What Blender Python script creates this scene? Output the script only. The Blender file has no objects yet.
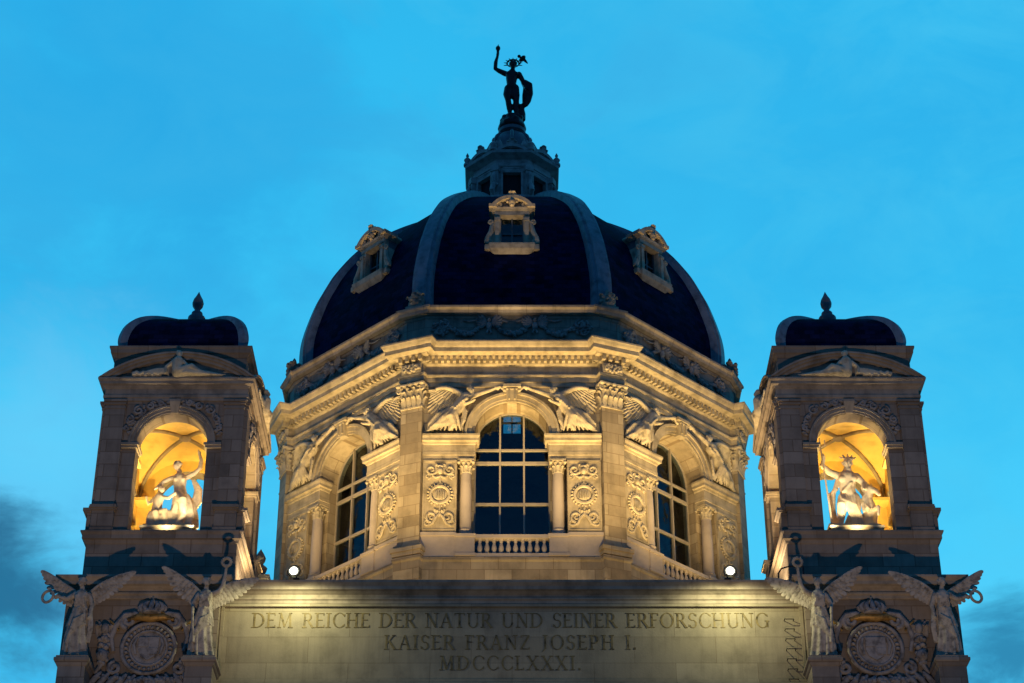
import bpy, bmesh, math, random
from math import sin, cos, pi, radians, sqrt, atan2
from mathutils import Vector, Matrix, Euler
random.seed(7)
scene = bpy.context.scene
COL = scene.collection

# ------------------------------------------------------------------ camera
cam = bpy.data.cameras.new("camera"); camo = bpy.data.objects.new("camera", cam); COL.objects.link(camo)
cam.sensor_width = 36.0; cam.lens = 36.0*2039.5/1024.0
cam.clip_start = 0.5; cam.clip_end = 5000
camo.location = (0, 0, 0); camo.rotation_euler = (pi/2 + 0.5468, 0, 0)
scene.camera = camo

# ------------------------------------------------------------------ dusk sky
w = bpy.data.worlds.new("World"); scene.world = w; w.use_nodes = True
nt = w.node_tree; nt.nodes.clear(); N = nt.nodes.new; L = nt.links.new
out = N('ShaderNodeOutputWorld'); bg = N('ShaderNodeBackground'); L(bg.outputs[0], out.inputs[0])
tc = N('ShaderNodeTexCoord')
sky = N('ShaderNodeTexSky'); sky.sky_type = 'NISHITA'; sky.sun_disc = False
sky.sun_elevation = radians(1.0); sky.sun_rotation = radians(200); sky.ozone_density = 6.0
sep = N('ShaderNodeSeparateXYZ'); L(tc.outputs['Generated'], sep.inputs[0])
def wmath(op, a, b=None):
    n = N('ShaderNodeMath'); n.operation = op
    for i, v in enumerate((a, b)):
        if v is None: continue
        if isinstance(v, (int, float)): n.inputs[i].default_value = v
        else: L(v, n.inputs[i])
    return n.outputs[0]
def wmix(fac, a, b):
    n = N('ShaderNodeMix'); n.data_type = 'RGBA'
    if isinstance(fac, (int, float)): n.inputs[0].default_value = fac
    else: L(fac, n.inputs[0])
    for i, v in ((6, a), (7, b)):
        if isinstance(v, tuple): n.inputs[i].default_value = v
        else: L(v, n.inputs[i])
    return n.outputs[2]
ramp = N('ShaderNodeValToRGB'); L(sep.outputs[2], ramp.inputs[0])
els = ramp.color_ramp.elements
els[0].position = 0.0; els[0].color = (0.11, 0.55, 0.95, 1)
els[1].position = 1.0; els[1].color = (0.012, 0.16, 0.40, 1)
for p, c in ((0.38, (0.085, 0.66, 1.0, 1)), (0.50, (0.050, 0.58, 0.94, 1)), (0.64, (0.030, 0.50, 0.88, 1))):
    e = els.new(p); e.color = c
# soft drifting cloud
mp = N('ShaderNodeMapping'); L(tc.outputs['Generated'], mp.inputs[0]); mp.inputs['Scale'].default_value = (1.0, 1.0, 1.9)
mp.inputs['Location'].default_value = (0.35, 0.2, 0.1)
nz = N('ShaderNodeTexNoise'); L(mp.outputs[0], nz.inputs[0]); nz.inputs['Scale'].default_value = 4.2
nz.inputs['Detail'].default_value = 7; nz.inputs['Roughness'].default_value = 0.56
cr = N('ShaderNodeValToRGB'); L(nz.outputs[0], cr.inputs[0])
cr.color_ramp.elements[0].position = 0.40; cr.color_ramp.elements[1].position = 0.72
nz2 = N('ShaderNodeTexNoise'); mp2 = N('ShaderNodeMapping'); L(tc.outputs['Generated'], mp2.inputs[0]); mp2.inputs['Scale'].default_value = (1.0, 1.0, 1.7); mp2.inputs['Rotation'].default_value = (0, .5, .3)
L(mp2.outputs[0], nz2.inputs[0]); nz2.inputs['Scale'].default_value = 13.0; nz2.inputs['Detail'].default_value = 9; nz2.inputs['Roughness'].default_value = .62; nz2.inputs['Distortion'].default_value = .5
cr2 = N('ShaderNodeValToRGB'); L(nz2.outputs[0], cr2.inputs[0]); cr2.color_ramp.elements[0].position = .42; cr2.color_ramp.elements[1].position = .70
def cloud_at(d, rad, warp=0.5):
    """a cloud bank centred on a direction of the sky"""
    v = Vector(d).normalized()
    n = N('ShaderNodeVectorMath'); n.operation = 'DISTANCE'; L(tc.outputs['Generated'], n.inputs[0]); n.inputs[1].default_value = v
    a = wmath('DIVIDE', n.outputs['Value'], rad)
    b = wmath('ADD', wmath('ADD', a, wmath('MULTIPLY', wmath('SUBTRACT', nz.outputs[0], 0.5), -5.0*warp)), wmath('MULTIPLY', wmath('SUBTRACT', nz2.outputs[0], 0.5), -4.0*warp))
    m = N('ShaderNodeMapRange'); m.interpolation_type = 'SMOOTHSTEP'; L(b, m.inputs[0])
    m.inputs[1].default_value = 0.25; m.inputs[2].default_value = 1.15; m.inputs[3].default_value = 1.0; m.inputs[4].default_value = 0.0
    return m.outputs[0]
def sdir(px, py):
    f, th = 2039.5, 0.5468
    x, u = (px-512)/f, (341.5-py)/f
    return (x, cos(th)-u*sin(th), sin(th)+u*cos(th))
col = ramp.outputs[0]
col = wmix(wmath('MULTIPLY', cr.outputs[0], 0.75), col, (0.026, 0.43, 0.82, 1))
col = wmix(wmath('MULTIPLY', cr2.outputs[0], 0.50), col, (0.085, 0.60, 0.90, 1))
col = wmix(wmath('MULTIPLY', cloud_at(sdir(150, 120), 0.19, .5), 0.60), col, (0.022, 0.37, 0.76, 1))
col = wmix(wmath('MULTIPLY', cloud_at(sdir(560, 90), 0.14, .4), 0.25), col, (0.040, 0.45, 0.80, 1))
col = wmix(wmath('MULTIPLY', cloud_at(sdir(60, 455), 0.085, .4), 0.55), col, (0.17, 0.66, 0.98, 1))
col = wmix(wmath('MULTIPLY', cloud_at(sdir(-10, 585), 0.040, .55), 0.85), col, (0.012, 0.10, 0.21, 1))
col = wmix(wmath('MULTIPLY', cloud_at(sdir(1015, 650), 0.036, .55), 0.8), col, (0.018, 0.17, 0.33, 1))
col = wmix(0.03, col, sky.outputs[0])
# the sky over the square behind the camera has already gone dark
back = N('ShaderNodeMapRange'); back.interpolation_type = 'SMOOTHSTEP'; L(sep.outputs[1], back.inputs[0])
back.inputs[1].default_value = -0.5; back.inputs[2].default_value = 0.75; back.inputs[3].default_value = 0.32; back.inputs[4].default_value = 1.0
mul = N('ShaderNodeVectorMath'); mul.operation = 'SCALE'; L(col, mul.inputs[0]); L(back.outputs[0], mul.inputs['Scale'])
bl = N('ShaderNodeMapRange'); bl.interpolation_type = 'SMOOTHSTEP'; L(sep.outputs[1], bl.inputs[0])
bl.inputs[1].default_value = -0.3; bl.inputs[2].default_value = 0.6; bl.inputs[3].default_value = 1.0; bl.inputs[4].default_value = 0.0
tint = N('ShaderNodeMix'); tint.data_type = 'RGBA'; tint.blend_type = 'MULTIPLY'; L(bl.outputs[0], tint.inputs[0]); L(mul.outputs[0], tint.inputs[6]); tint.inputs[7].default_value = (0.75, 0.62, 1.0, 1)
L(tint.outputs[2], bg.inputs[0]); bg.inputs[1].default_value = 1.0
scene.view_settings.view_transform = 'Standard'; scene.view_settings.look = 'None'
scene.view_settings.exposure = 0.0; scene.view_settings.gamma = 1.0

# ------------------------------------------------------------------ floodlights
def spot(name, loc, target, watts, size, color, radius=0.15, blend=1.0):
    l = bpy.data.lights.new(name, 'SPOT'); l.energy = watts; l.spot_size = radians(size); l.spot_blend = blend
    l.color = color; l.shadow_soft_size = radius
    o = bpy.data.objects.new(name, l); COL.objects.link(o); o.location = loc
    o.rotation_euler = (Vector(target)-Vector(loc)).to_track_quat('-Z', 'Y').to_euler()
    return o
AMB = (1.0, 0.66, 0.25)
def drum_pt(k, u, a, z):
    """point in front of side k of the octagon (0 faces the square): u along the side, a out from the axis"""
    t = k*pi/4; return (u*cos(t)+a*sin(t), 88.0+u*sin(t)-a*cos(t), z)
for k, us in ((0, (-3.2, 0.0, 3.2)), (-1, (-.2, 2.9)), (1, (.2, -2.9))):
    for u in us:      # uplights on the roof close to the foot of the drum
        spot('drum_uplight', drum_pt(k, u, 14.8, 31.9), drum_pt(k, u*.9, 11.0, 47.2), 5900, 56, AMB, 0.12)
        if k == 0 or abs(u) > 1: spot('drum_uplight', drum_pt(k, u, 14.8, 31.9), drum_pt(k, u, 10.9, 39.0), 520, 100, AMB, 0.12)
for s in (-1, 1):
    spot('drum_floodlight', (s*8.2, 69.9, 32.9), (s*3.6, 77.0, 40.5), 4200, 34, AMB)
    spot('drum_floodlight', (s*8.4, 69.9, 32.9), (s*7.8, 80.5, 41.0), 3900, 40, AMB)
    spot('dome_floodlight', (s*1.2, 69.9, 33.0), (0, 78.6, 54.2), 5200, 9, (1.0, 0.72, 0.38))
    spot('tower_floodlight', (s*9.9, 72.6, 32.0), (s*10.75, 74.5, 38.0), 2000, 90, (1.0, 0.74, 0.42), 0.1)
    spot('tower_floodlight', (s*9.3, 73.5, 32.0), (s*10.9, 74.9, 41.0), 3200, 50, (1.0, 0.66, 0.30), 0.1)
    for dx in (-1.12, 1.12):
        spot('niche_floodlight', (s*(13.65+dx), 74.2, 35.3), (s*(13.65-dx*.5), 74.6, 41.0), 2300, 125, (1.0, 0.71, 0.22), 0.08)
    spot('niche_floodlight', (s*13.65, 72.2, 35.2), (s*13.65, 73.2, 40.4), 420, 110, (1.0, 0.74, 0.36), 0.08)
    spot('niche_floodlight', (s*12.45, 72.25, 35.25), (s*13.75, 73.4, 38.8), 560, 60, (1.0, 0.84, 0.56), 0.05)
    spot('niche_floodlight', (s*14.85, 72.25, 35.25), (s*13.6, 73.4, 38.8), 90, 60, (1.0, 0.80, 0.50), 0.05)
    spot('square_floodlight', (s*5.0, 34.0, 0.0), (s*14.2, 71.3, 37.6), 25000, 20, (1.0, 0.68, 0.42), 0.25, 0.8)
    spot('square_floodlight', (s*5.0, 34.0, 0.0), (s*4.2, 71.0, 30.0), 6400, 19, (1.0, 0.72, 0.42), 0.25)  # added fill beam that lifts the middle of the inscription panel
    # the two lamps that stand out over the parapet and wash the inscription
    spot('parapet_lamp_light', (s*8.17, 69.30, 32.05), (s*8.17, 70.0, 30.0), 520, 172, (0.98, 0.92, 0.48), 0.05, 0.35)

# ------------------------------------------------------------------ materials
def mat(name, color, rough=0.8, var=0.25, nscale=2.0, bump=0.25, bscale=14.0, brick=None, metal=0.0, streak=0.0, dark=None, spec=0.3):
    m = bpy.data.materials.new(name); m.use_nodes = True
    t = m.node_tree; t.nodes.clear(); N = t.nodes.new; L = t.links.new
    o = N('ShaderNodeOutputMaterial'); b = N('ShaderNodeBsdfPrincipled'); L(b.outputs[0], o.inputs[0])
    b.inputs['Roughness'].default_value = rough; b.inputs['Metallic'].default_value = metal
    b.inputs['Specular IOR Level'].default_value = spec
    geo = N('ShaderNodeNewGeometry')
    tcn = N('ShaderNodeTexCoord')
    pos = geo.outputs['Position']
    def mixc(fac, a, bcol, mode='MIX'):
        n = N('ShaderNodeMix'); n.data_type = 'RGBA'; n.blend_type = mode
        if isinstance(fac, float): n.inputs[0].default_value = fac
        else: L(fac, n.inputs[0])
        for i, v in ((6, a), (7, bcol)):
            if isinstance(v, tuple): n.inputs[i].default_value = v
            else: L(v, n.inputs[i])
        return n.outputs[2]
    def noise(scale, detail=5, rough=.6, vec=None):
        n = N('ShaderNodeTexNoise'); n.inputs['Scale'].default_value = scale; n.inputs['Detail'].default_value = detail
        n.inputs['Roughness'].default_value = rough; L(vec if vec is not None else pos, n.inputs[0]); return n.outputs[0]
    c0 = (*color, 1); dk = dark or tuple(x*(1-var*1.6) for x in color); lt = tuple(min(1, x*(1+var*.7)) for x in color)
    r = N('ShaderNodeValToRGB'); L(noise(nscale), r.inputs[0])
    r.color_ramp.elements[0].position = .3; r.color_ramp.elements[0].color = (*dk, 1)
    r.color_ramp.elements[1].position = .72; r.color_ramp.elements[1].color = (*lt, 1)
    e = r.color_ramp.elements.new(.5); e.color = c0
    c = r.outputs[0]
    h = noise(bscale, 8, .65)
    if brick:
        bw, bh, mort, bvar = brick
        cx = N('ShaderNodeVectorMath'); cx.operation = 'CROSS_PRODUCT'; L(geo.outputs['True Normal'], cx.inputs[0]); cx.inputs[1].default_value = (0, 0, 1)
        nm = N('ShaderNodeVectorMath'); nm.operation = 'NORMALIZE'; L(cx.outputs[0], nm.inputs[0])
        dp = N('ShaderNodeVectorMath'); dp.operation = 'DOT_PRODUCT'; L(pos, dp.inputs[0]); L(nm.outputs[0], dp.inputs[1])
        sp = N('ShaderNodeSeparateXYZ'); L(pos, sp.inputs[0])
        cb = N('ShaderNodeCombineXYZ'); L(dp.outputs['Value'], cb.inputs[0]); L(sp.outputs[2], cb.inputs[1])
        bt = N('ShaderNodeTexBrick'); L(cb.outputs[0], bt.inputs[0]); bt.inputs['Scale'].default_value = 1.0
        bt.inputs['Brick Width'].default_value = bw; bt.inputs['Row Height'].default_value = bh
        bt.inputs['Mortar Size'].default_value = mort; bt.inputs['Mortar Smooth'].default_value = .3; bt.inputs['Bias'].default_value = 0.0
        bt.inputs['Color1'].default_value = (1-bvar, 1-bvar*1.05, 1-bvar*1.1, 1); bt.inputs['Color2'].default_value = (1, 1, 1, 1)
        bt.inputs['Mortar'].default_value = (.55, .5, .45, 1)
        c = mixc(1.0, c, bt.outputs['Color'], 'MULTIPLY')
    if streak:
        mpn = N('ShaderNodeMapping'); L(pos, mpn.inputs[0]); mpn.inputs['Scale'].default_value = (3.2, 3.2, .32)
        rr = N('ShaderNodeValToRGB'); L(noise(1.0, 6, .65, mpn.outputs[0]), rr.inputs[0])
        rr.color_ramp.elements[0].position = .48; rr.color_ramp.elements[1].position = .75
        ml = N('ShaderNodeMath'); ml.operation = 'MULTIPLY'; L(rr.outputs[0], ml.inputs[0]); ml.inputs[1].default_value = streak
        c = mixc(ml.outputs[0], c, (color[0]*.35, color[1]*.33, color[2]*.32, 1))
    L(c, b.inputs['Base Color'])
    if bump:
        bn = N('ShaderNodeBump'); bn.inputs['Strength'].default_value = bump; bn.inputs['Distance'].default_value = .03
        if brick:
            ad = N('ShaderNodeMath'); ad.operation = 'SUBTRACT'; L(h, ad.inputs[0]); L(bt.outputs['Fac'], ad.inputs[1]); L(ad.outputs[0], bn.inputs['Height'])
        else: L(h, bn.inputs['Height'])
        L(bn.outputs[0], b.inputs['Normal'])
    return m
M = {}
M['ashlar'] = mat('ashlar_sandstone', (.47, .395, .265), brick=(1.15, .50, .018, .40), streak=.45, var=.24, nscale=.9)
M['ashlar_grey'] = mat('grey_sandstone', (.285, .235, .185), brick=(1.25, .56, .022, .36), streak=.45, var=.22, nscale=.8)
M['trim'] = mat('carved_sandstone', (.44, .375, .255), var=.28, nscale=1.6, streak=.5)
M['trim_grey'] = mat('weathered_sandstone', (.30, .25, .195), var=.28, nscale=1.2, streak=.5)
M['relief'] = mat('relief_limestone', (.47, .41, .295), var=.3, nscale=3.0, bump=.3)
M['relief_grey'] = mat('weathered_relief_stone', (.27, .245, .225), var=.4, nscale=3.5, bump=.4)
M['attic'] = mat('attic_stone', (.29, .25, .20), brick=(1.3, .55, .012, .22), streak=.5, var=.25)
M['column'] = mat('pale_column_stone', (.46, .40, .34), var=.12, nscale=1.2)
M['panel'] = mat('inscription_stone', (.30, .258, .185), brick=(3.05, 1.045, .010, .22), streak=.4, var=.2, nscale=.8)
M['statue'] = mat('statue_marble', (.36, .31, .25), var=.42, nscale=5.0, bump=.4, streak=.55)
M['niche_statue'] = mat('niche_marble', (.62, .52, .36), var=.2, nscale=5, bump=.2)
M['slate'] = mat('dark_slate', (.009, .012, .050), rough=.75, var=.35, nscale=1.5, brick=(.42, .24, .012, .55), bump=.5, spec=.03)
M['lead'] = mat('lead_sheet', (.17, .19, .22), rough=.5, var=.3, nscale=2.2, metal=.2, bump=.3, streak=.5)
M['lead_dark'] = mat('dark_lead', (.12, .13, .145), rough=.5, var=.3, metal=.2, streak=.4)
M['bronze'] = mat('dark_bronze', (.025, .026, .028), rough=.42, var=.3, metal=.7, bump=.1)
M['lantern'] = mat('lantern_stone', (.33, .32, .30), var=.3, nscale=2.5, streak=.5)
M['dormer'] = mat('dormer_stone', (.40, .33, .24), var=.3, nscale=3, streak=.3)
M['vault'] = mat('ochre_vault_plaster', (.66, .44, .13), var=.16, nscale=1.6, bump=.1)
M['vault_rib'] = mat('grey_vault_rib', (.26, .20, .13), var=.2, bump=.1)
M['iron'] = mat('black_iron', (.02, .02, .02), rough=.5, metal=.4, bump=0)
M['gilt'] = mat('gilt_lettering', (.165, .125, .055), rough=.6, metal=.15, var=.5, nscale=5, bump=.1)
M['gilding'] = mat('worn_gilding', (.33, .19, .05), rough=.5, metal=.3, var=.5, nscale=5, bump=.2)
M['frame'] = mat('painted_window_bar', (.37, .33, .27), rough=.6, var=.1, bump=0)
M['dark'] = mat('interior_shade_colour', (.012, .012, .015), var=.1, bump=0)  # near-black base colour stands in for the shade indoors
M['ground'] = mat('paving', (.16, .15, .14), brick=None, var=.2, nscale=.4)
M['roofing'] = mat('roof_felt', (.07, .068, .065), var=.2)
def glass(name, tint, amount):
    m = bpy.data.materials.new(name); m.use_nodes = True; t = m.node_tree; t.nodes.clear()
    o = t.nodes.new('ShaderNodeOutputMaterial'); tr = t.nodes.new('ShaderNodeBsdfTransparent'); g = t.nodes.new('ShaderNodeBsdfGlossy')
    tr.inputs[0].default_value = (*tint, 1); g.inputs['Roughness'].default_value = .04; g.inputs['Color'].default_value = (.8, .85, .9, 1)
    nz = t.nodes.new('ShaderNodeTexNoise'); nz.inputs['Scale'].default_value = 1.6; gp = t.nodes.new('ShaderNodeNewGeometry'); t.links.new(gp.outputs['Position'], nz.inputs[0])
    bp = t.nodes.new('ShaderNodeBump'); bp.inputs['Strength'].default_value = .5; bp.inputs['Distance'].default_value = .12; t.links.new(nz.outputs[0], bp.inputs['Height']); t.links.new(bp.outputs[0], g.inputs['Normal'])
    mx = t.nodes.new('ShaderNodeMixShader'); mx.inputs[0].default_value = amount
    t.links.new(tr.outputs[0], mx.inputs[1]); t.links.new(g.outputs[0], mx.inputs[2]); t.links.new(mx.outputs[0], o.inputs[0])
    return m
M['glass'] = glass('window_glass', (.62, .68, .72), .05)
def emit(name, c, s):
    m = bpy.data.materials.new(name); m.use_nodes = True; t = m.node_tree; t.nodes.clear()
    o = t.nodes.new('ShaderNodeOutputMaterial'); e = t.nodes.new('ShaderNodeEmission'); e.inputs[0].default_value = (*c, 1); e.inputs[1].default_value = s
    t.links.new(e.outputs[0], o.inputs[0]); return m
M['bulb'] = emit('lamp_glow', (1, .97, .74), 14)

# ------------------------------------------------------------------ mesh builder
class MB:
    def __init__(s, xf=None): s.V = []; s.F = []; s.xf = xf or Matrix()
    def add(s, vs, fs):
        k = len(s.V); flip = s.xf.determinant() < 0
        s.V += [tuple(s.xf @ Vector(v)) for v in vs]
        s.F += [tuple(i+k for i in (reversed(f) if flip else f)) for f in fs]
    def bx(s, x0, x1, y0, y1, z0, z1):
        s.add([(x0,y0,z0),(x1,y0,z0),(x1,y1,z0),(x0,y1,z0),(x0,y0,z1),(x1,y0,z1),(x1,y1,z1),(x0,y1,z1)],
              [(0,3,2,1),(4,5,6,7),(0,1,5,4),(1,2,6,5),(2,3,7,6),(3,0,4,7)])
    def bar(s, a, b, wx, wy):
        """rectangular bar from a to b"""
        a = Vector(a); b = Vector(b); d = (b-a).normalized()
        up = Vector((0,1,0)) if abs(d.y) < .9 else Vector((1,0,0))
        p = d.cross(up).normalized()*wx/2; q = d.cross(p).normalized()*wy/2
        vs = [a-p-q, a+p-q, a+p+q, a-p+q, b-p-q, b+p-q, b+p+q, b-p+q]
        s.add(vs, [(0,3,2,1),(4,5,6,7),(0,1,5,4),(1,2,6,5),(2,3,7,6),(3,0,4,7)])
    def prism(s, poly, y0, y1):
        """polygon in (x, z) pushed from y0 (front) to y1"""
        n = len(poly); vs = [(x, y0, z) for x, z in poly] + [(x, y1, z) for x, z in poly]
        s.add(vs, [tuple(range(n)), tuple(range(2*n-1, n-1, -1))] + [(i, i+n, (i+1) % n+n, (i+1) % n) for i in range(n)])
    def loft(s, rings, cap=True, closed=True):
        n = len(rings[0]); vs = [p for r in rings for p in r]; fs = []
        for k in range(len(rings)-1):
            for i in range(n if closed else n-1):
                j = (i+1) % n; fs.append((k*n+i, k*n+j, (k+1)*n+j, (k+1)*n+i))
        if cap: fs.append(tuple(range(n-1, -1, -1))); m = (len(rings)-1)*n; fs.append(tuple(range(m, m+n)))
        s.add(vs, fs)
    def lathe(s, prof, seg=16, c=(0,0,0), cap=True):
        s.loft([[(c[0]+r*cos(2*pi*i/seg), c[1]+r*sin(2*pi*i/seg), c[2]+z) for i in range(seg)] for r, z in prof], cap)
    def tube(s, pts, rad, seg=8, flat=None, cap=True):
        """round (or flattened) tube through points"""
        P = [Vector(p) for p in pts]; n = len(P)
        if not isinstance(rad, (list, tuple)): rad = [rad]*n
        rings = []; ref = None
        for i in range(n):
            d = (P[min(i+1, n-1)]-P[max(i-1, 0)])
            if d.length < 1e-9: d = Vector((0,0,1))
            d.normalize()
            if ref is None: ref = Vector((0,1,0)) if abs(d.y) < .9 else Vector((1,0,0))
            a = d.cross(ref)
            if a.length < 1e-4: a = d.cross(Vector((.3,.2,1)))
            a.normalize(); b = a.cross(d).normalized(); ref = b
            fb = 1.0 if flat is None else flat
            rings.append([tuple(P[i]+a*rad[i]*cos(2*pi*k/seg)+b*rad[i]*fb*sin(2*pi*k/seg)) for k in range(seg)])
        s.loft(rings, cap)
    def ell(s, c, r, rot=None, seg=10, rings=7):
        R = (Euler(rot).to_matrix() if rot is not None else Matrix.Identity(3)); C = Vector(c)
        vs = [tuple(C+R @ Vector((0,0,-r[2])))]; fs = []
        for j in range(1, rings):
            t = -pi/2+pi*j/rings
            for i in range(seg):
                a = 2*pi*i/seg; vs.append(tuple(C+R @ Vector((r[0]*cos(t)*cos(a), r[1]*cos(t)*sin(a), r[2]*sin(t)))))
        vs.append(tuple(C+R @ Vector((0,0,r[2])))); top = len(vs)-1
        for i in range(seg):
            j = (i+1) % seg; fs.append((0, 1+j, 1+i)); fs.append((top, top-seg+i, top-seg+j))
        for q in range(rings-2):
            for i in range(seg):
                j = (i+1) % seg; fs.append((1+q*seg+i, 1+q*seg+j, 1+(q+1)*seg+j, 1+(q+1)*seg+i))
        s.add(vs, fs)
    def limb(s, pts, rad, seg=10):
        """tapered limb with round ends"""
        s.tube(pts, rad, seg); s.ell(pts[0], (rad[0],)*3); s.ell(pts[-1], (rad[-1],)*3)
    def mesh(s, name, m, smooth=None, weld=False):
        me = bpy.data.meshes.new(name); me.from_pydata(s.V, [], s.F); me.validate()
        bm = bmesh.new(); bm.from_mesh(me); bmesh.ops.recalc_face_normals(bm, faces=bm.faces); bm.to_mesh(me); bm.free()
        if m: me.materials.append(m)
        if smooth is not None:
            me.polygons.foreach_set('use_smooth', [True]*len(me.polygons)); me.set_sharp_from_angle(angle=radians(smooth))
        return me
    def build(s, name, m, parent=None, smooth=35, **kw):
        return link(name, s.mesh(name, m, smooth), parent, **kw)
    def sculpt(s, name, m, voxel, parent=None, smooth_it=2, disp=0.0, **kw):
        """weld all the volumes into one continuous carved surface"""
        return link(name, s.sculpt_mesh(name, m, voxel, smooth_it), parent, **kw)
    def sculpt_mesh(s, name, m, voxel, smooth_it=2):
        me = s.mesh(name+'_raw', None); t = bpy.data.objects.new('temp', me); COL.objects.link(t)
        r = t.modifiers.new('r', 'REMESH'); r.mode = 'VOXEL'; r.voxel_size = voxel; r.use_smooth_shade = True
        if smooth_it:
            q = t.modifiers.new('s', 'SMOOTH'); q.factor = .5; q.iterations = smooth_it
        dg = bpy.context.evaluated_depsgraph_get(); dg.update()
        new = bpy.data.meshes.new_from_object(t.evaluated_get(dg)); new.name = name
        bpy.data.objects.remove(t); bpy.data.meshes.remove(me)
        new.materials.clear(); new.materials.append(m)
        new.polygons.foreach_set('use_smooth', [True]*len(new.polygons))
        return new
def link(name, me, parent=None, loc=(0,0,0), rotz=0.0, scale=None, label=None):
    o = bpy.data.objects.new(name, me); COL.objects.link(o)
    if parent is not None: o.parent = parent
    o.location = loc; o.rotation_euler = (0,0,rotz)
    if scale: o.scale = scale
    if label: o['label'] = label
    return o
def thing(name, label, cat, loc, group=None, rotz=0):
    o = bpy.data.objects.new(name, None); COL.objects.link(o); o.location = loc; o.rotation_euler = (0,0,rotz)
    o['label'] = label; o['category'] = cat
    if group: o['group'] = group
    return o
def tag(o, label, cat, group=None):
    o['label'] = label; o['category'] = cat
    if group: o['group'] = group
    return o
def copy_tree(o, parent=None):
    c = o.copy(); COL.objects.link(c)
    if parent is not None: c.parent = parent
    for ch in list(o.children): copy_tree(ch, c)
    return c
def T(x, y, z): return Matrix.Translation((x, y, z))
def RZ(a): return Matrix.Rotation(a, 4, 'Z')
MX = Matrix.Scale(-1, 4, (1,0,0))
def arc(cx, cz, r, a0, a1, n): return [(cx+r*cos(a0+(a1-a0)*i/n), cz+r*sin(a0+(a1-a0)*i/n)) for i in range(n+1)]
def arch_wall(mb, u0, u1, z0, z1, r, zs, y0, y1, n=24):
    """wall with a round-headed opening that reaches its foot"""
    mb.prism([(u0, z0), (-r, z0)] + arc(0, zs, r, pi, 0, n) + [(r, z0), (u1, z0), (u1, z1), (u0, z1)], y0, y1)
def arch_ring(mb, r0, r1, zs, y0, y1, n=28, a0=0, a1=pi, cx=0):
    o = arc(cx, zs, r1, a0, a1, n); i = arc(cx, zs, r0, a1, a0, n); mb.prism(o+i, y0, y1)
def spiral(cx, cz, r, a0, turns, y, n=18, shrink=.25):
    return [(cx+r*(1-(1-shrink)*i/n)*cos(a0+turns*2*pi*i/n), y, cz+r*(1-(1-shrink)*i/n)*sin(a0+turns*2*pi*i/n)) for i in range(n+1)]
def leaf(mb, base, h, wd, out, d=(0,-1,0), side=(1,0,0), curl=.35):
    """acanthus leaf that rises and bends outward along d"""
    B = Vector(base); dd = Vector(d); sd = Vector(side); up = Vector((0,0,1)); rings = []
    for t, ww, oo, zz in ((0,.55,.10,0),(.3,.95,.12,.32),(.6,1.0,.25,.66),(.82,.85,.6,.92),(.95,.55,1.0,1.0),(1.0,.2,1.15,.86)):
        c = B+dd*out*oo+up*h*zz; th = .035*h+.01
        rings.append([tuple(c+sd*wd*ww/2*a+dd*b*th) for a, b in ((-1,-.4),(-.5,.9),(0,.4),(.5,.9),(1,-.4),(0,-1.2))])
    mb.loft(rings)
def blade(mb, p, d, n, length, wd, th=.03):
    """one feather: p root, d direction, n normal of the wing"""
    p = Vector(p); d = Vector(d).normalized(); n = Vector(n).normalized(); s = n.cross(d).normalized(); rings = []
    for t, ww in ((0,.5),(.25,.9),(.6,1.0),(.85,.92),(.95,.68),(1.0,.3)):
        c = p+d*length*t-n*(.10*length*t*t)*.3
        rings.append([tuple(c+s*wd/2*ww*a+n*th*b) for a, b in ((-1,-.3),(0,1),(1,-.3),(0,-1))])
    mb.loft(rings)
def wing(mb, root, wrist, tip, n, size, drop, flip=1):
    """feathered wing: leading edge root-wrist-tip, feathers fanning to the direction drop"""
    R, W, Tp = Vector(root), Vector(wrist), Vector(tip); n = Vector(n).normalized(); D = Vector(drop).normalized()
    def lead(t): return (R*(1-t)**2+W*2*t*(1-t)+Tp*t*t)
    tipd = (Tp-W).normalized()
    for layer, (cnt, lng, wd, off) in enumerate(((15, 1.0, .23, 0.0), (13, .66, .20, .04), (11, .40, .17, .075), (9, .22, .14, .10))):
        for i in range(cnt):
            t = i/(cnt-1.0); p = lead(.04+.93*t)+n*(off*size+.002*i)
            d = (D*(1-t**1.6)+tipd*(t**1.6)*1.15)
            blade(mb, p, d, n, size*lng*(.62+.38*t)*(1-.25*max(0, t-.8)/.2*(layer > 0)), size*wd, .022*size)
    mb.tube([lead(t/8)+n*.06*size for t in range(9)], [size*(.105-.07*t/8) for t in range(9)], 8)
def hand(mb, p, d, s, spread=(0,1,0)):
    """palm, four fingers and a thumb, lightly closed"""
    p = Vector(p); d = Vector(d).normalized(); q = Vector(spread).normalized(); n = d.cross(q).normalized()
    mb.tube([p, p+d*s*.5], [s*.24, s*.27], 8, .6)
    for k, (o, l) in enumerate(((-.21,.40),(-.07,.48),(.07,.45),(.21,.35))):
        b = p+d*s*.48+q*s*o
        mb.tube([b, b+d*s*l*.55+n*s*.05, b+d*s*l*.8+n*s*.22], [s*.075, s*.07, s*.055], 6)
    mb.tube([p+q*s*-.22+d*s*.15, p+q*s*-.42+d*s*.36+n*s*.1, p+q*s*-.38+d*s*.58+n*s*.18], [s*.09, s*.08, s*.06], 6)
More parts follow.
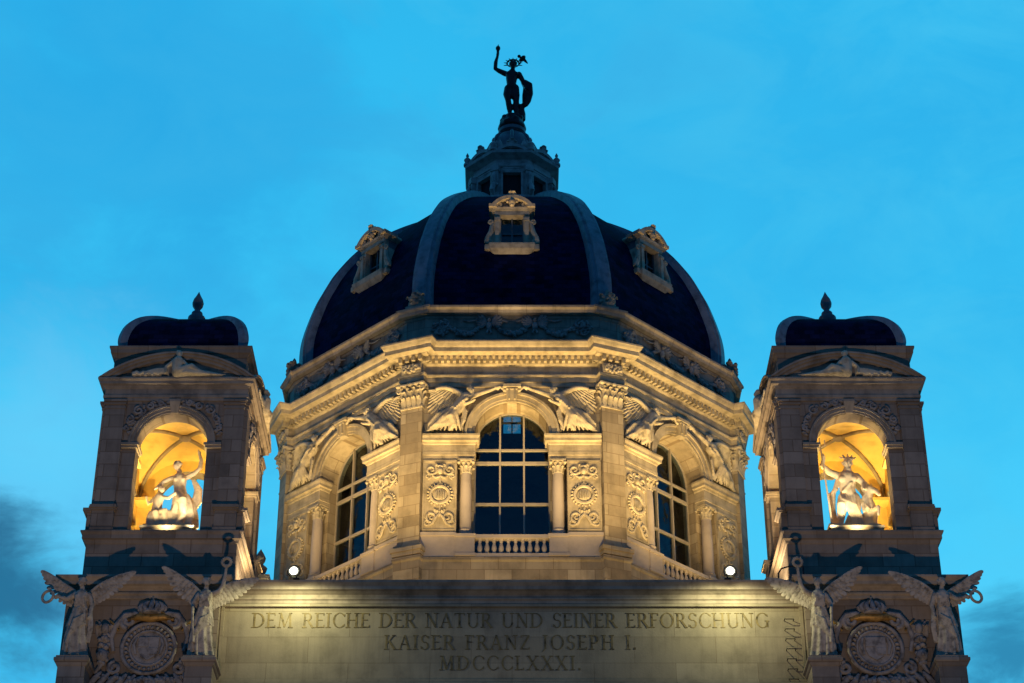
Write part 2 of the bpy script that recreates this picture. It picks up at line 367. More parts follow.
def head(mb, p, s, look=(0,-1,0), hair='curls', beard=False):
    """head of height s centred on p: skull, jaw, brow, nose, lips, ears, hair"""
    P = Vector(p); f = Vector(look).normalized(); up = Vector((0,0,1)); r = f.cross(up).normalized(); up = r.cross(f).normalized()
    def q(a, b, c): return tuple(P+r*a*s+f*b*s+up*c*s)
    mb.ell(q(0,-.04,.10), (.36*s, .42*s, .40*s)); mb.ell(q(0,.10,-.16), (.28*s, .28*s, .32*s))
    mb.ell(q(0,.34,.10), (.22*s, .08*s, .06*s)); mb.ell(q(0,.42,-.06), (.06*s, .10*s, .13*s))
    mb.ell(q(0,.36,-.24), (.12*s, .07*s, .05*s)); mb.ell(q(0,.30,-.40), (.12*s, .10*s, .09*s))
    for k in (-1, 1):
        mb.ell(q(k*.13,.35,.02), (.05*s, .04*s, .035*s)); mb.ell(q(k*.36,-.02,-.02), (.05*s, .08*s, .11*s)); mb.ell(q(k*.2,.25,-.12), (.10*s,.1*s,.1*s))
    if hair:
        for i in range(26):
            a = random.uniform(-2.5, 2.5); e = random.uniform(.1, 1.3)
            x, y, z = sin(a)*cos(e), -cos(a)*cos(e), sin(e)
            if y > .3 and z < .55: continue
            mb.ell(q(x*.38, y*.40-.03, z*.40+.10), (.12*s, .12*s, .10*s), None, 6, 5)
        mb.ell(q(0,-.42,.02), (.17*s, .15*s, .15*s))
    if beard:
        for i in range(14): mb.ell(q(random.uniform(-.2,.2), random.uniform(.18,.36), random.uniform(-.62,-.28)), (.10*s, .09*s, .12*s), None, 6, 5)
def folds(mb, waist, hem, rx0, rx1, ry0, ry1, n=11, depth=.16, seg=66, ph=0.0, sway=(0,0), rows=9):
    """pleated skirt from waist point to hem point"""
    A, B = Vector(waist), Vector(hem); rings = []
    for k in range(rows):
        t = k/(rows-1.0); c = A.lerp(B, t)+Vector((sway[0]*sin(pi*t), sway[1]*sin(pi*t), 0)); e = t**.8
        ring = []
        for i in range(seg):
            a = 2*pi*i/seg; m = 1+depth*(.25+.75*t)*sin(n*a+ph+1.6*t+.8*sin(2*a+ph))+.05*t*sin(5*a+ph*2)
            ring.append((c.x+(rx0+(rx1-rx0)*e)*m*cos(a), c.y+(ry0+(ry1-ry0)*e)*m*sin(a), c.z))
        rings.append(ring)
    mb.loft(rings)

# ------------------------------------------------------------------ ground and the body of the building
me = MB(); me.add([(-700,-300,-1.7),(700,-300,-1.7),(700,900,-1.7),(-700,900,-1.7)], [(0,1,2,3)])
g = link('ground', me.mesh('ground', M['ground'])); g['kind'] = 'structure'

YC = 88.0; ZB = 31.0; C8, S8, T8 = cos(pi/8), sin(pi/8), math.tan(pi/8)
# ================================================================== the domed octagon
dome = thing('domed_octagon', 'tall octagonal stone drum with arched windows under a dark slate dome and lantern', 'dome', (0, YC, ZB))
ZT = T(0,0,-ZB)
def DM(): return MB(ZT)
def oct_plan(a, p, wd, o, z, k_list=range(8)):
    """octagon of apothem a+o with a projecting block (half width wd+o, face at p+o) on every corner"""
    pts = []
    for k in k_list:
        t = radians(-90-22.5+45*k); n = Vector((cos(t), sin(t))); s = Vector((-n.y, n.x)); W = wd+o
        n1 = Vector((cos(t-pi/8), sin(t-pi/8))); n2 = Vector((cos(t+pi/8), sin(t+pi/8))); A = a+o
        def root(sw, nn):
            b = s*sw; return b+n*((A-b.dot(nn))/n.dot(nn))
        for q in (root(-W, n1), n*(p+o)-s*W, n*(p+o)+s*W, root(W, n2)): pts.append((q.x, q.y, z))
    return pts
FACES = (0, -pi/4, pi/4)
# plain wall of all eight sides, window openings in the three that face the square
RW, ZS, AW = 1.63, 42.40, 10.53
mb = DM(); 
mb.prism([(-4.34,36.5),(-2.34,36.5),(-2.34,41.22),(-RW,41.22)]+arc(0, ZS, RW, pi, 0, 28)+[(RW,41.22),(2.34,41.22),(2.34,36.5),(4.34,36.5),(4.34,44.9),(-4.34,44.9)], -AW, -AW+1.25)
for sd in (-1, 1): mb.bx(*sorted((sd*RW, sd*2.36)), -AW+.52, -AW+1.24, 36.5, 41.23)
mb.bx(-4.34, 4.34, -AW-.02, -AW+1.2, 31, 36.5)
wall_front = mb.mesh('wall', M['ashlar'])
mb = DM(); mb.bx(-4.34, 4.34, -AW, -AW+.8, 31, 44.9); wall_plain = mb.mesh('wall', M['ashlar'])
for k in range(8):
    a = k*pi/4 if k < 5 else k*pi/4-2*pi
    link('wall', wall_front if min(abs(a-f) for f in FACES) < .01 else wall_plain, dome, rotz=a)
# foot mouldings
mb = DM()
mb.loft([oct_plan(10.53, 11.43, .5, o, z) for o, z in ((.10,31),(.10,36.35),(.16,36.42),(.16,36.55),(.03,36.66))], cap=False)
mb.build('plinth', M['ashlar'], dome, smooth=30)
# corner pilasters
mb = DM(); mb.bx(-.5, .5, -11.43, -10.4, 36.6, 45.0)
for o, z0, z1 in ((.16, 36.62, 36.8), (.22, 36.8, 36.98), (.12, 36.98, 37.12), (.05, 37.12, 37.2)): mb.bx(-.5-o, .5+o, -11.43-o, -10.6, z0, z1)
pil = mb.mesh('corner_pilaster', M['ashlar'])
def capital(mb, hw, y, z0, z1, dep, nl=4):
    """corinthian capital on a flat pilaster"""
    h = z1-z0
    mb.loft([[(-hw*e, y-.02-d, z), (hw*e, y-.02-d, z), (hw*e, y+dep, z), (-hw*e, y+dep, z)] for e, d, z in ((.96,0,z0),(.98,.02,z0+h*.5),(1.12,.10,z0+h*.86))])
    mb.bx(-hw*1.06, hw*1.06, y-.06, y+dep, z0-.06, z0+.03)
    mb.loft([[(-hw*e, y-d, z), (-hw*.3, y-d+.05, z), (hw*.3, y-d+.05, z), (hw*e, y-d, z), (hw*e, y+dep, z), (-hw*e, y+dep, z)] for e, d, z in ((1.24,.20,z0+h*.87),(1.36,.30,z0+h*.93),(1.36,.30,z1))])
    for r, (n, zz, hh) in enumerate(((nl, z0, .42*h), (nl-1, z0+.26*h, .42*h), (nl, z0+.50*h, .32*h))):
        for i in range(n):
            x = (-1+2*(i+.5)/n)*hw*(.98+.06*r); leaf(mb, (x, y-.03-.02*r, zz), hh, 2*hw/n*.92, .13*h/.9+.03)
        for sd in (-1, 1):
            leaf(mb, (sd*hw*.98, y+.10, zz), hh, 2*hw/n*.9, .14*h/.9, (sd,0,0), (0,1,0))
    for sd in (-1, 1):
        mb.tube(spiral(sd*hw*1.08, z0+h*.76, .11*h, pi/2, sd*-1.3, y-.16, 14, .2), .035*h/.9+.012, 6)
        mb.tube(spiral(sd*hw*.22, z0+h*.78, .08*h, pi/2, sd*1.2, y-.14, 12, .2), .028*h/.9+.01, 6)
    mb.ell((0, y-.27, z1-.05*h), (.10*h, .06, .09*h))
mb = DM(); capital(mb, .5, -11.43, 43.75, 44.85, .6); capm = mb.mesh('capital', M['relief'], 40)
# carved block over the capital
mb = DM(); mb.bx(-.47, .47, -11.60, -10.7, 45.40, 45.86)
for i in range(16):
    a = i*2.4; r = .05+.34*sqrt(i/16); mb.ell((r*1.1*cos(a), -11.62, 45.63+r*.50*sin(a)), (.085, .09, .075), (0, a, 0), 6, 5)
mb.tube(spiral(-.28, 45.62, .15, 0, 1.2, -11.66), .035, 6); mb.tube(spiral(.28, 45.62, .15, pi, -1.2, -11.66), .035, 6)
blockm = mb.mesh('frieze_block', M['relief'], 40)
for k in range(8):
    a = (k+.5)*pi/4
    p = link('corner_pilaster', pil, dome, rotz=a)
    if k in (0, 7, 1, 6):
        link('capital', capm, p); link('frieze_block', blockm, p)
# main entablature
mb = DM()
prof = [(-.2,44.80),(.05,44.80),(.05,45.02),(.09,45.03),(.09,45.24),(.14,45.26),(.16,45.32),(.16,45.36),(.02,45.38),(.02,45.86),(.10,45.90),(.13,45.94),(.13,46.18),
        (.30,46.20),(.33,46.26),(.36,46.28),(.60,46.30),(.60,46.50),(.63,46.52),(.68,46.58),(.73,46.68),(.75,46.70),(.75,46.78),(-.35,46.86)]
mb.loft([oct_plan(10.53, 11.43, .5, o, z) for o, z in prof], cap=False)
def dentils(mb, a, b, out, n, z0, z1, dp=.15, frac=.55):
    a = Vector(a); b = Vector(b); d = (b-a)/n
    t = d.normalized(); nn = Vector((t.y, -t.x))
    for i in range(n):
        c = a+d*(i+.5); h = t*d.length*frac/2; o = nn*dp
        q = [c-h-nn*.02, c+h-nn*.02, c+h+o, c-h+o]
        mb.loft([[(v.x, v.y, z) for v in q] for z in (z0, z1)])
pl = oct_plan(10.53, 11.43, .5, .13, 0)
for i in range(32):
    p0, p1 = Vector(pl[i][:2]), Vector(pl[(i+1) % 32][:2])
    if (p0.y+p1.y)/2 > 1.5: continue
    n = int((p1-p0).length/.262)
    if n >= 1: dentils(mb, p0, p1, 0, n, 45.955, 46.175, .21, .50)
mb.build('main_cornice', M['trim'], dome, smooth=None)
# attic
mb = DM()
prof = [(0,46.7),(.06,46.7),(.06,47.05),(.0,47.10),(0,48.28),(.05,48.31),(.08,48.38),(.10,48.40),(.30,48.46),(.32,48.60),(.40,48.70),(.40,48.80),(-.6,48.86)]
mb.loft([oct_plan(10.58, 11.24, .42, o, z) for o, z in prof], cap=False)
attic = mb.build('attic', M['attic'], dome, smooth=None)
def bird(mb, x, z, y, s):
    """crouched eagle with half-open wings"""
    mb.ell((x, y-.12*s, z), (.17*s, .15*s, .30*s)); mb.ell((x, y-.20*s, z+.36*s), (.11*s, .14*s, .12*s)); mb.ell((x+.03*s, y-.34*s, z+.34*s), (.04*s, .09*s, .05*s))
    for sd in (-1, 1):
        for i in range(6):
            t = i/5; a = radians(62-95*t); d = Vector((sd*cos(a), -.15, sin(a)))
            blade(mb, (x+sd*.12*s, y-.10*s, z+.18*s), d, (0,-1,0), s*(.78-.22*t), .19*s, .05*s)
        mb.tube([(x+sd*.07*s, y-.1, z-.26*s), (x+sd*.14*s, y-.14, z-.5*s)], .06*s, 6)
def swag(mb, x0, x1, z, sag, y, r, n=22, seed=1):
    rnd = random.Random(seed)
    for i in range(n+1):
        t = i/n; x = x0+(x1-x0)*t; zz = z-sag*4*t*(1-t); rr = r*(.55+.45*sin(pi*t))
        for k in range(3):
            mb.ell((x+rnd.uniform(-.6,.6)*rr, y-rr*.6+rnd.uniform(-.3,.3)*rr, zz+rnd.uniform(-.7,.7)*rr), (rr*rnd.uniform(.45,.7),)*3, None, 6, 5)
mb = DM(); ya = -10.60
for bx_ in (-1.02, 1.02): bird(mb, bx_, 47.86, ya, .78)
for x0, x1 in ((-2.9,-1.25), (-.8,.8), (1.25,2.9)): swag(mb, x0, x1, 47.98, .52, ya, .15, seed=int(x0*10))
for sd in (-1, 1):
    for i in range(26):
        a = i*2.4; r = .5*sqrt(i/26); mb.ell((sd*3.15+r*.85*cos(a), ya-.05, 47.78+r*.75*sin(a)), (.11,.09,.07), (0,a,0), 6, 5)
    mb.tube(spiral(sd*3.05, 47.95, .26, pi/2, sd*1.3, ya-.12), .05, 6); mb.tube(spiral(sd*3.2, 47.55, .2, 0, -sd*1.3, ya-.12), .045, 6)
    mb.tube([(sd*1.25, ya-.06, 48.05), (sd*1.5, ya-.1, 48.2), (sd*1.9, ya-.06, 48.12), (sd*2.2, ya-.05, 48.2)], .04, 6)
    mb.tube([(sd*.75, ya-.06, 48.05), (sd*.5, ya-.1, 48.18), (sd*.2, ya-.06, 48.1)], .035, 6)
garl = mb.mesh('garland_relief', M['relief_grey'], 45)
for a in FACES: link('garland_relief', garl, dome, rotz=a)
# small carved crests on the attic corners
mb = DM(); y0 = -11.25
mb.bx(-.40, .40, y0-.3, y0+.25, 48.83, 48.98)
mb.lathe([(.34,48.98),(.38,49.1),(.26,49.2),(.30,49.32),(.34,49.42),(.2,49.5),(.13,49.72),(.08,49.9),(.015,50.0)], 10, (0, y0, 0))
for i in range(20):
    a = i*2.4; mb.ell((.27*cos(a), y0+.27*sin(a), 49.15+.5*(i/20)), (.12,.12,.10), None, 6, 5)
for sd in (-1, 1): leaf(mb, (sd*.2, y0-.1, 49.0), .6, .3, .22, (sd,0,0), (0,1,0)); leaf(mb, (0, y0-.15, 49.0), .65, .35, .18)
acro = mb.mesh('corner_crest', M['trim_grey'], 45)
for k in (0, 7, 1, 6): link('corner_crest', acro, dome, rotz=(k+.5)*pi/4)

# arched windows of the three faces: glazing bars and panes
FR = 9.53   # plane of the glazing (front), 1 m behind the wall face
mb = DM()
arch_ring(mb, 1.57, 1.66, ZS, -FR-.06, -FR+.10)
for sd in (-1, 1): mb.bx(min(sd*1.57, sd*1.66), max(sd*1.57, sd*1.66), -FR-.06, -FR+.10, 37.0, ZS)
for x in (-.52, .52): mb.bx(x-.038, x+.038, -FR-.10, -FR+.06, 37.0, ZS+sqrt(1.58**2-.52**2))
def zray(py, Y): return Y*math.tan(.5468+math.atan((341.5-py)/2039.5))
for z, t in ((zray(505, 88-FR), .055), (zray(464, 88-FR), .07), (zray(451, 88-FR), .045)): mb.bx(-1.58, 1.58, -FR-.085, -FR+.05, z-t, z+t)
mb.bx(-1.60, 1.60, -FR-.07, -FR+.08, 36.9, 37.1)
wf = mb.mesh('arched_window', M['frame'])
mb = DM(); mb.prism([(-1.6,37.0)]+arc(0, ZS, 1.6, pi, 0, 24)+[(1.6,37.0)], -FR, -FR+.02); pane = mb.mesh('pane', M['glass'])
for a in FACES:
    o = link('arched_window', wf, dome, rotz=a); link('pane', pane, o)
# near-black floor and inner walls: the hall's darkness is put into their colour
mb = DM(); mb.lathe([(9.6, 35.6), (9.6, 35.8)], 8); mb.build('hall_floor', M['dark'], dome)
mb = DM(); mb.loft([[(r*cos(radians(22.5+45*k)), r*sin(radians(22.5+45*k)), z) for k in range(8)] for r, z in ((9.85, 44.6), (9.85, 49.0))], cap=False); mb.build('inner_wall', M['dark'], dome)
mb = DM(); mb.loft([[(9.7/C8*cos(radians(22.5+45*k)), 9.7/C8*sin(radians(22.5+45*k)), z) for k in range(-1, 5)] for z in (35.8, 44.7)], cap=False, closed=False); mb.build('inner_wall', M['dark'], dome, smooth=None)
# archivolt, keystone
mb = DM()
arch_ring(mb, RW, 1.74, ZS, -AW-.10, -AW+.1); arch_ring(mb, 1.74, 1.95, ZS, -AW-.15, -AW+.1); arch_ring(mb, 1.95, 2.06, ZS, -AW-.22, -AW+.1)
arv = mb.mesh('archivolt', M['trim'])
mb = DM()
mb.loft([[(-x, y, z), (x, y, z), (x, -AW, z), (-x, -AW, z)] for x, y, z in ((.20,-AW-.30,43.92),(.26,-AW-.36,44.45),(.26,-AW-.36,44.58),(.40,-AW-.44,44.60),(.40,-AW-.44,44.74),(.33,-AW-.34,44.80))])
for x in (-.12, .12): mb.bx(x-.035, x+.035, -AW-.42, -AW-.3, 44.0, 44.5)
mb.tube([(-.24,-AW-.36,44.52),(.24,-AW-.36,44.52)], .06, 8)
keym = mb.mesh('keystone', M['trim'])
# entablature blocks over the side bays, columns, panels
bay = []
for sd in (-1, 1):
    m = MB(ZT @ (MX if sd < 0 else Matrix()))
    def ring(o, z):
        x0, x1 = RW-.03-o*.6, 3.86
        return [(x0, -AW-.05-o*.62, z), (x1, -AW-.05-o*.62, z), (x1, -AW+.5, z), (x0, -AW+.5, z)]
    m.loft([ring(o, z) for o, z in ((.0,41.22),(.0,41.40),(.04,41.41),(.04,41.58),(.02,41.60),(.02,41.90),(.08,41.93),(.12,42.02),(.28,42.05),(.28,42.17),(.36,42.28),(.36,42.36),(0,42.40))])
    bay.append(m.mesh('side_entablature', M['trim']))
mb = DM()
XC, YCOL = 1.97, -AW+.22
mb.lathe([(.30,37.62),(.33,37.68),(.33,37.74),(.27,37.78),(.27,37.82),(.30,37.86),(.30,37.91),(.255,37.96),(.25,38.2),(.25,39.5),(.235,40.3),(.22,40.62)], 20, (XC, YCOL, 0))
colm_r = mb.mesh('column', M['column'], 40)
def round_capital(mb, x, y, z0, z1, r):
    h = z1-z0
    mb.lathe([(r,z0),(r*1.1,z0+.03),(r,z0+.06),(r*1.05,z0+h*.5),(r*1.3,z0+h*.85)], 14, (x,y,0))
    q = r*1.55; mb.bx(x-q, x+q, y-q, y+q, z1-h*.14, z1)
    for rw, (n, zz, hh) in enumerate(((8, z0+.04, .45*h), (8, z0+.33*h, .45*h))):
        for i in range(n):
            a = 2*pi*(i+.5*rw)/n; leaf(mb, (x+r*cos(a), y+r*sin(a), zz), hh, r*.75, .10, (cos(a), sin(a), 0), (-sin(a), cos(a), 0))
    for sx in (-1, 1):
        for sy in (-1, 1): mb.ell((x+sx*q*.9, y+sy*q*.9, z1-h*.26), (.075,.075,.075), None, 8, 6)
mb = DM(); round_capital(mb, XC, YCOL, 40.60, 41.21, .22); ccap_r = mb.mesh('capital', M['relief'], 40)
def mirrored(m, xf=MX):
    n = m.copy(); n.transform(xf); n.flip_normals(); return n
colm_l, ccap_l = mirrored(colm_r), mirrored(ccap_r)
# grotesque panel between column and corner pilaster
def grotesque(mb, cx, y):
    for sd in (-1, 1):
        mb.tube(spiral(cx+sd*.38, 40.66, .25, pi/2+sd*1.2, sd*1.35, y-.04, 20, .2), [.06-.0012*i for i in range(19)]+[.035, .035], 6)
        mb.tube(spiral(cx+sd*.52, 40.36, .13, -pi/2, -sd*1.2, y-.03, 14, .3), .038, 6)
        mb.tube([(cx, y-.03, 40.36), (cx+sd*.2, y-.06, 40.28), (cx+sd*.34, y-.04, 40.4)], [.05,.06,.03], 6)
        mb.tube(spiral(cx+sd*.34, 38.42, .25, -pi/2, sd*1.35, y-.04, 20, .2), [.06-.0012*i for i in range(19)]+[.035, .035], 6)
        mb.tube(spiral(cx+sd*.50, 38.14, .15, pi/2, -sd*1.1, y-.03, 14, .3), .038, 6)
        mb.tube([(cx, y-.03, 38.6), (cx+sd*.18, y-.06, 38.36), (cx+sd*.3, y-.05, 38.1), (cx+sd*.5, y-.03, 38.0)], [.04,.065,.06,.03], 6)
        leaf(mb, (cx+sd*.14, y, 40.5), .42, .2, .1)
    for i in range(5): leaf(mb, (cx+(-2+i)*.1, y, 38.44+.04*abs(i-2)), .26, .12, .08)
    mb.ell((cx, y-.08, 40.6), (.13,.13,.17)); mb.ell((cx, y-.06, 40.82), (.16,.1,.08))
    mb.tube([(cx, y-.03, 40.4), (cx, y-.03, 39.95)], .045, 6); mb.tube([(cx, y-.03, 39.0), (cx, y-.03, 38.5)], .045, 6)
    mb.tube([(cx+.40*cos(i*pi/14), y-.05, 39.47+.40*sin(i*pi/14)) for i in range(29)], .075, 6)
    for i in range(22): a = 2*pi*i/22; mb.ell((cx+.51*cos(a), y-.03, 39.47+.51*sin(a)), (.075,.06,.045), (0,-a,0), 6, 5)
    mb.ell((cx, y-.01, 39.47), (.34,.07,.34), None, 14, 7)
    for k, x in enumerate((-.16,-.055,.055,.16)): mb.tube([(cx+x, y-.09, 39.28), (cx+x, y-.10, 39.55), (cx+x*.9, y-.07, 39.66)], [.035,.045,.03], 6)
mb = DM(); grotesque(mb, 3.06, -AW-.07); gro_r = mb.mesh('grotesque_relief', M['relief'], 45)
mb = DM(); grotesque(mb, -3.06, -AW-.07); gro_l = mb.mesh('grotesque_relief', M['relief'], 45)
panelm = []
for sd in (-1, 1):
    mb = DM(); x0, x1 = sorted((sd*2.36, sd*3.80)); mb.bx(x0, x1, -AW-.07, -AW+.1, 37.72, 41.21)
    for a, b in ((x0, x0+.07), (x1-.07, x1)): mb.bx(a, b, -AW-.10, -AW, 37.8, 41.15)
    mb.bx(x0+.07, x1-.07, -AW-.10, -AW, 41.06, 41.15); mb.bx(x0+.07, x1-.07, -AW-.10, -AW, 37.80, 37.88)
    panelm.append(mb.mesh('side_panel', M['trim']))
dado = []
for sd in (-1, 1):
    mb = DM()
    for a, b, yy, z0, z1 in ((2.36,3.85,.10,36.6,37.55), (2.36,3.85,.16,37.55,37.70), (1.57,2.36,.14,36.6,37.50), (1.52,2.40,.20,37.50,37.62), (1.52,2.40,.18,36.62,36.74)):
        x0, x1 = sorted((sd*a, sd*b)); mb.bx(x0, x1, -AW-yy, -AW+.55, z0, z1)
    dado.append(mb.mesh('column_pedestal', M['column']))
mb = DM(); mb.bx(-1.57, 1.57, -AW-.14, -AW+.20, 37.44, 37.60); mb.bx(-1.57, 1.57, -AW-.12, -AW+.18, 36.58, 36.74); mb.bx(-1.62, 1.62, -AW+.02, -AW+.9, 36.0, 36.58)
railm = mb.mesh('balustrade', M['column'])
balp = [(.075,0),(.075,.06),(.045,.10),(.07,.18),(.085,.26),(.075,.36),(.045,.48),(.04,.54),(.06,.58),(.045,.62),(.07,.66),(.07,.70)]
mb = DM(); mb.lathe([(r*1.3, z) for r, z in balp], 10, (0, -AW+.03, 36.74)); balm = mb.mesh('baluster', M['column'], 40)
# winged victories in the spandrels
def victory(sd):
    m = MB(); y = -AW
    def P(u, z, o): return (u, y-o, z)
    random.seed(5)
    head(m, P(-1.80, 44.44, .34), .42, (.75,-.6,.05), 'curls')
    m.limb([P(-1.90,44.30,.26), P(-2.0,44.12,.26)], [.11,.14])
    m.limb([P(-2.0,44.12,.26), P(-2.22,43.84,.28), P(-2.46,43.52,.26)], [.27,.25,.28])
    m.ell(P(-1.98,43.98,.44), (.13,.11,.13))
    m.limb([P(-1.86,44.12,.34), P(-1.42,44.30,.32), P(-1.02,44.46,.30), P(-.80,44.55,.28)], [.13,.105,.085,.065])
    hand(m, P(-.80,44.55,.28), (1,-.1,.35), .24)
    m.limb([P(-2.12,44.06,.32), P(-2.0,43.72,.44), P(-1.72,43.84,.48)], [.11,.09,.07]); hand(m, P(-1.72,43.84,.48), (1,-.2,.2), .2)
    m.limb([P(-2.42,43.52,.26), P(-2.62,43.12,.40), P(-2.50,42.78,.28), P(-2.68,42.6,.2)], [.25,.20,.15,.09])
    m.limb([P(-2.52,43.5,.2), P(-2.95,43.1,.26), P(-3.26,42.8,.2), P(-3.48,42.60,.16)], [.24,.20,.14,.09])
    m.tube([P(-3.48,42.60,.16), P(-3.70,42.52,.18)], [.09,.05], 8)
    # blown drapery, from the hips down to the ledge
    for i in range(9):
        t = i/8; m.tube([P(-2.28-.26*t, 43.74-.14*t, .34), P(-2.40-.62*t, 43.24-.16*t, .42-.12*t), P(-2.30-1.02*t, 42.86-.06*t, .30), P(-2.22-1.42*t, 42.52+.05*t, .18)], [.04,.075,.07,.035], 7)
    for i in range(7):
        t = i/6; m.tube([P(-2.5-.2*t, 43.7, .18), P(-2.75-.5*t, 43.42-.1*t, .24), P(-3.0-.6*t, 43.0-.12*t, .16), P(-3.1-.55*t, 42.62, .08)], [.04,.065,.06,.03], 7)
    for i in range(5): m.tube([P(-1.92-.10*i, 44.06-.1*i, .48), P(-2.14-.08*i, 43.84-.09*i, .54), P(-2.36-.04*i, 43.68-.07*i, .46)], [.03,.06,.035], 6)
    for i in range(5): m.tube([P(-2.12,43.75-.09*i,.24), P(-1.98-.02*i,43.45-.11*i,.26), P(-2.2,43.15-.1*i,.2), P(-2.1,42.85-.08*i,.12)], [.06,.075,.06,.04], 6)
    m.tube([P(-.92,44.50,.34), P(-.50,44.66,.32)], [.035,.08], 8)
    for i in range(7): m.ell(P(-.62+.07*i, 44.58+.1*sin(i), .26), (.08,.07,.07), None, 6, 5)
    wg = MB(); n = (0,-1,0)
    for layer, (cnt, ln, wd, o) in enumerate(((20,1.5,.20,.09), (17,.95,.18,.14), (14,.55,.15,.18))):
        for i in range(cnt):
            t = i/(cnt-1.0); p = Vector(P(-2.08-1.22*t, 44.20+.46*sin(pi*t*.66)-.04*t, o))
            a = radians(262-78*t); d = Vector((cos(a), 0, sin(a)))
            lim = min(1.0, max(.25, (p.x+3.80)/max(.05, -d.x*ln)) if d.x < 0 else 1)
            blade(wg, p, d, n, ln*(.72+.28*sin(pi*min(1, t+.25)))*lim, wd, .05)
    wg.tube([P(-2.06-1.28*k/9, 44.22+.46*sin(pi*k/9*.66)-.04*k/9, .22) for k in range(10)], [.15-.008*k for k in range(10)], 8)
    mm = MB(ZT @ (Matrix() if sd < 0 else MX)); mm.add(m.V, m.F)
    wm = MB(ZT @ (Matrix() if sd < 0 else MX)); wm.add(wg.V, wg.F)
    return mm.sculpt_mesh('victory_relief', M['relief'], .023, 1), wm.mesh('wing', M['relief'], 50)
vic = [victory(-1), victory(1)]
for a in FACES:
    R = dict(rotz=a)
    link('archivolt', arv, dome, **R); link('keystone', keym, dome, **R); 
    for q in (0, 1):
        link('side_entablature', bay[q], dome, **R); link('column_pedestal', dado[q], dome, **R)
        link('grotesque_relief', (gro_l, gro_r)[q], link('side_panel', panelm[q], dome, **R))
    for cm, cc in ((colm_l, ccap_l), (colm_r, ccap_r)):
        c = link('column', cm, dome, **R); link('capital', cc, c)
    b = link('balustrade', railm, dome, **R)
    for i in range(10): link('baluster', balm, b, loc=(-1.35+.3*i, 0, 0))
    for vb, vw in vic:
        v = link('victory_relief', vb, dome, **R); link('wing', vw, v)

# dome shell: eight curved slate panels, ribs on the corners
DP = [(10.55,48.7),(10.68,50.0),(10.60,51.25),(10.14,53.0),(9.75,54.0),(9.28,55.0),(8.30,56.5),(7.20,57.6),(6.10,58.5),(4.80,59.35),(3.5,60.0),(2.5,60.25)]
def smooth_prof(P, sub=4):
    o = []
    for i in range(len(P)-1):
        p0, p1, p2, p3 = P[max(i-1,0)], P[i], P[i+1], P[min(i+2, len(P)-1)]
        for k in range(sub):
            t = k/sub; o.append(tuple(.5*(2*p1[j]+(p2[j]-p0[j])*t+(2*p0[j]-5*p1[j]+4*p2[j]-p3[j])*t*t+(3*p1[j]-p0[j]-3*p2[j]+p3[j])*t**3) for j in (0, 1)))
    return o+[P[-1]]
SP = smooth_prof(DP)
def panel(hole=None):
    mb = DM(); nu = 24; rows = [[(R*S8*(2*i/nu-1), -R*C8, z) for i in range(nu+1)] for R, z in SP]
    vs = [p for r in rows for p in r]; fs = []
    for j in range(len(rows)-1):
        for i in range(nu):
            c = [rows[j][i], rows[j][i+1], rows[j+1][i+1], rows[j+1][i]]
            mz = sum(q[2] for q in c)/4; mx = sum(q[0] for q in c)/4
            if hole and abs(mx) < hole[0] and hole[1] < mz < hole[2]: continue
            fs.append((j*(nu+1)+i, j*(nu+1)+i+1, (j+1)*(nu+1)+i+1, (j+1)*(nu+1)+i))
    mb.add(vs, fs); return mb.mesh('slate_panel', M['slate'], 40)
slate = panel((.75, 52.9, 54.7))
def ribm():
    mb = DM(); rings = []
    for i, (R, z) in enumerate(SP):
        a, b = SP[max(i-1,0)], SP[min(i+1, len(SP)-1)]; d = Vector((b[0]-a[0], b[1]-a[1])).normalized(); nr, nz = d.y, -d.x
        wd = .43*(.62+.38*(R-2.5)/8.0); ring = []
        for x, o in ((-1.12,-.35),(-1.12,.05),(-1.0,.16),(-.72,.18),(-.66,.26),(.66,.26),(.72,.18),(1.0,.16),(1.12,.05),(1.12,-.35)):
            ring.append((x*wd, -(R+o*nr), z+o*nz))
        rings.append(ring)
    mb.loft(rings); return mb.mesh('dome_rib', M['lead'], 40)
rb = ribm()
# dormers
DY = -9.42
mb = DM()
for sd in (-1, 1):
    x0, x1 = sorted((sd*.53, sd*.82)); mb.bx(x0, x1, DY, DY+1.3, 52.95, 54.75)
    x0, x1 = sorted((sd*.60, sd*.78)); mb.bx(x0, x1, DY-.10, DY, 53.0, 54.55); mb.bx(x0-.03, x1+.03, DY-.14, DY, 54.40, 54.55); mb.bx(x0-.03, x1+.03, DY-.13, DY, 53.0, 53.15)
    # scroll brackets at the sides
    mb.tube([(sd*.84,DY+.1,54.5),(sd*.92,DY+.02,54.2),(sd*.98,DY,53.8),(sd*1.10,DY,53.45),(sd*1.18,DY,53.15)], [.07,.10,.13,.17,.12], 8)
    mb.tube(spiral(sd*1.08, 53.26, .18, pi/2, -sd*1.3, DY-.06), .06, 6); mb.tube(spiral(sd*.98, 54.35, .13, -pi/2, sd*1.2, DY-.04, 12), .05, 6)
    mb.prism([(sd*.8,53.0),(sd*1.18,53.0),(sd*1.08,53.4),(sd*.94,53.9),(sd*.86,54.5),(sd*.8,54.6)], DY+.03, DY+.9)
    mb.bx(*sorted((sd*.95, sd*1.27)), DY-.22, DY+.9, 52.72, 52.97)
mb.bx(-.82, .82, DY-.04, DY+1.6, 54.75, 55.02)
mb.loft([[(-x, DY-o, z), (x, DY-o, z), (x, DY+1.5, z), (-x, DY+1.5, z)] for x, o, z in ((.84,.05,54.98),(.90,.12,55.02),(1.0,.16,55.10),(1.0,.16,55.14))])
dorm = mb.mesh('dormer', M['dormer'], 35)
mb = DM()
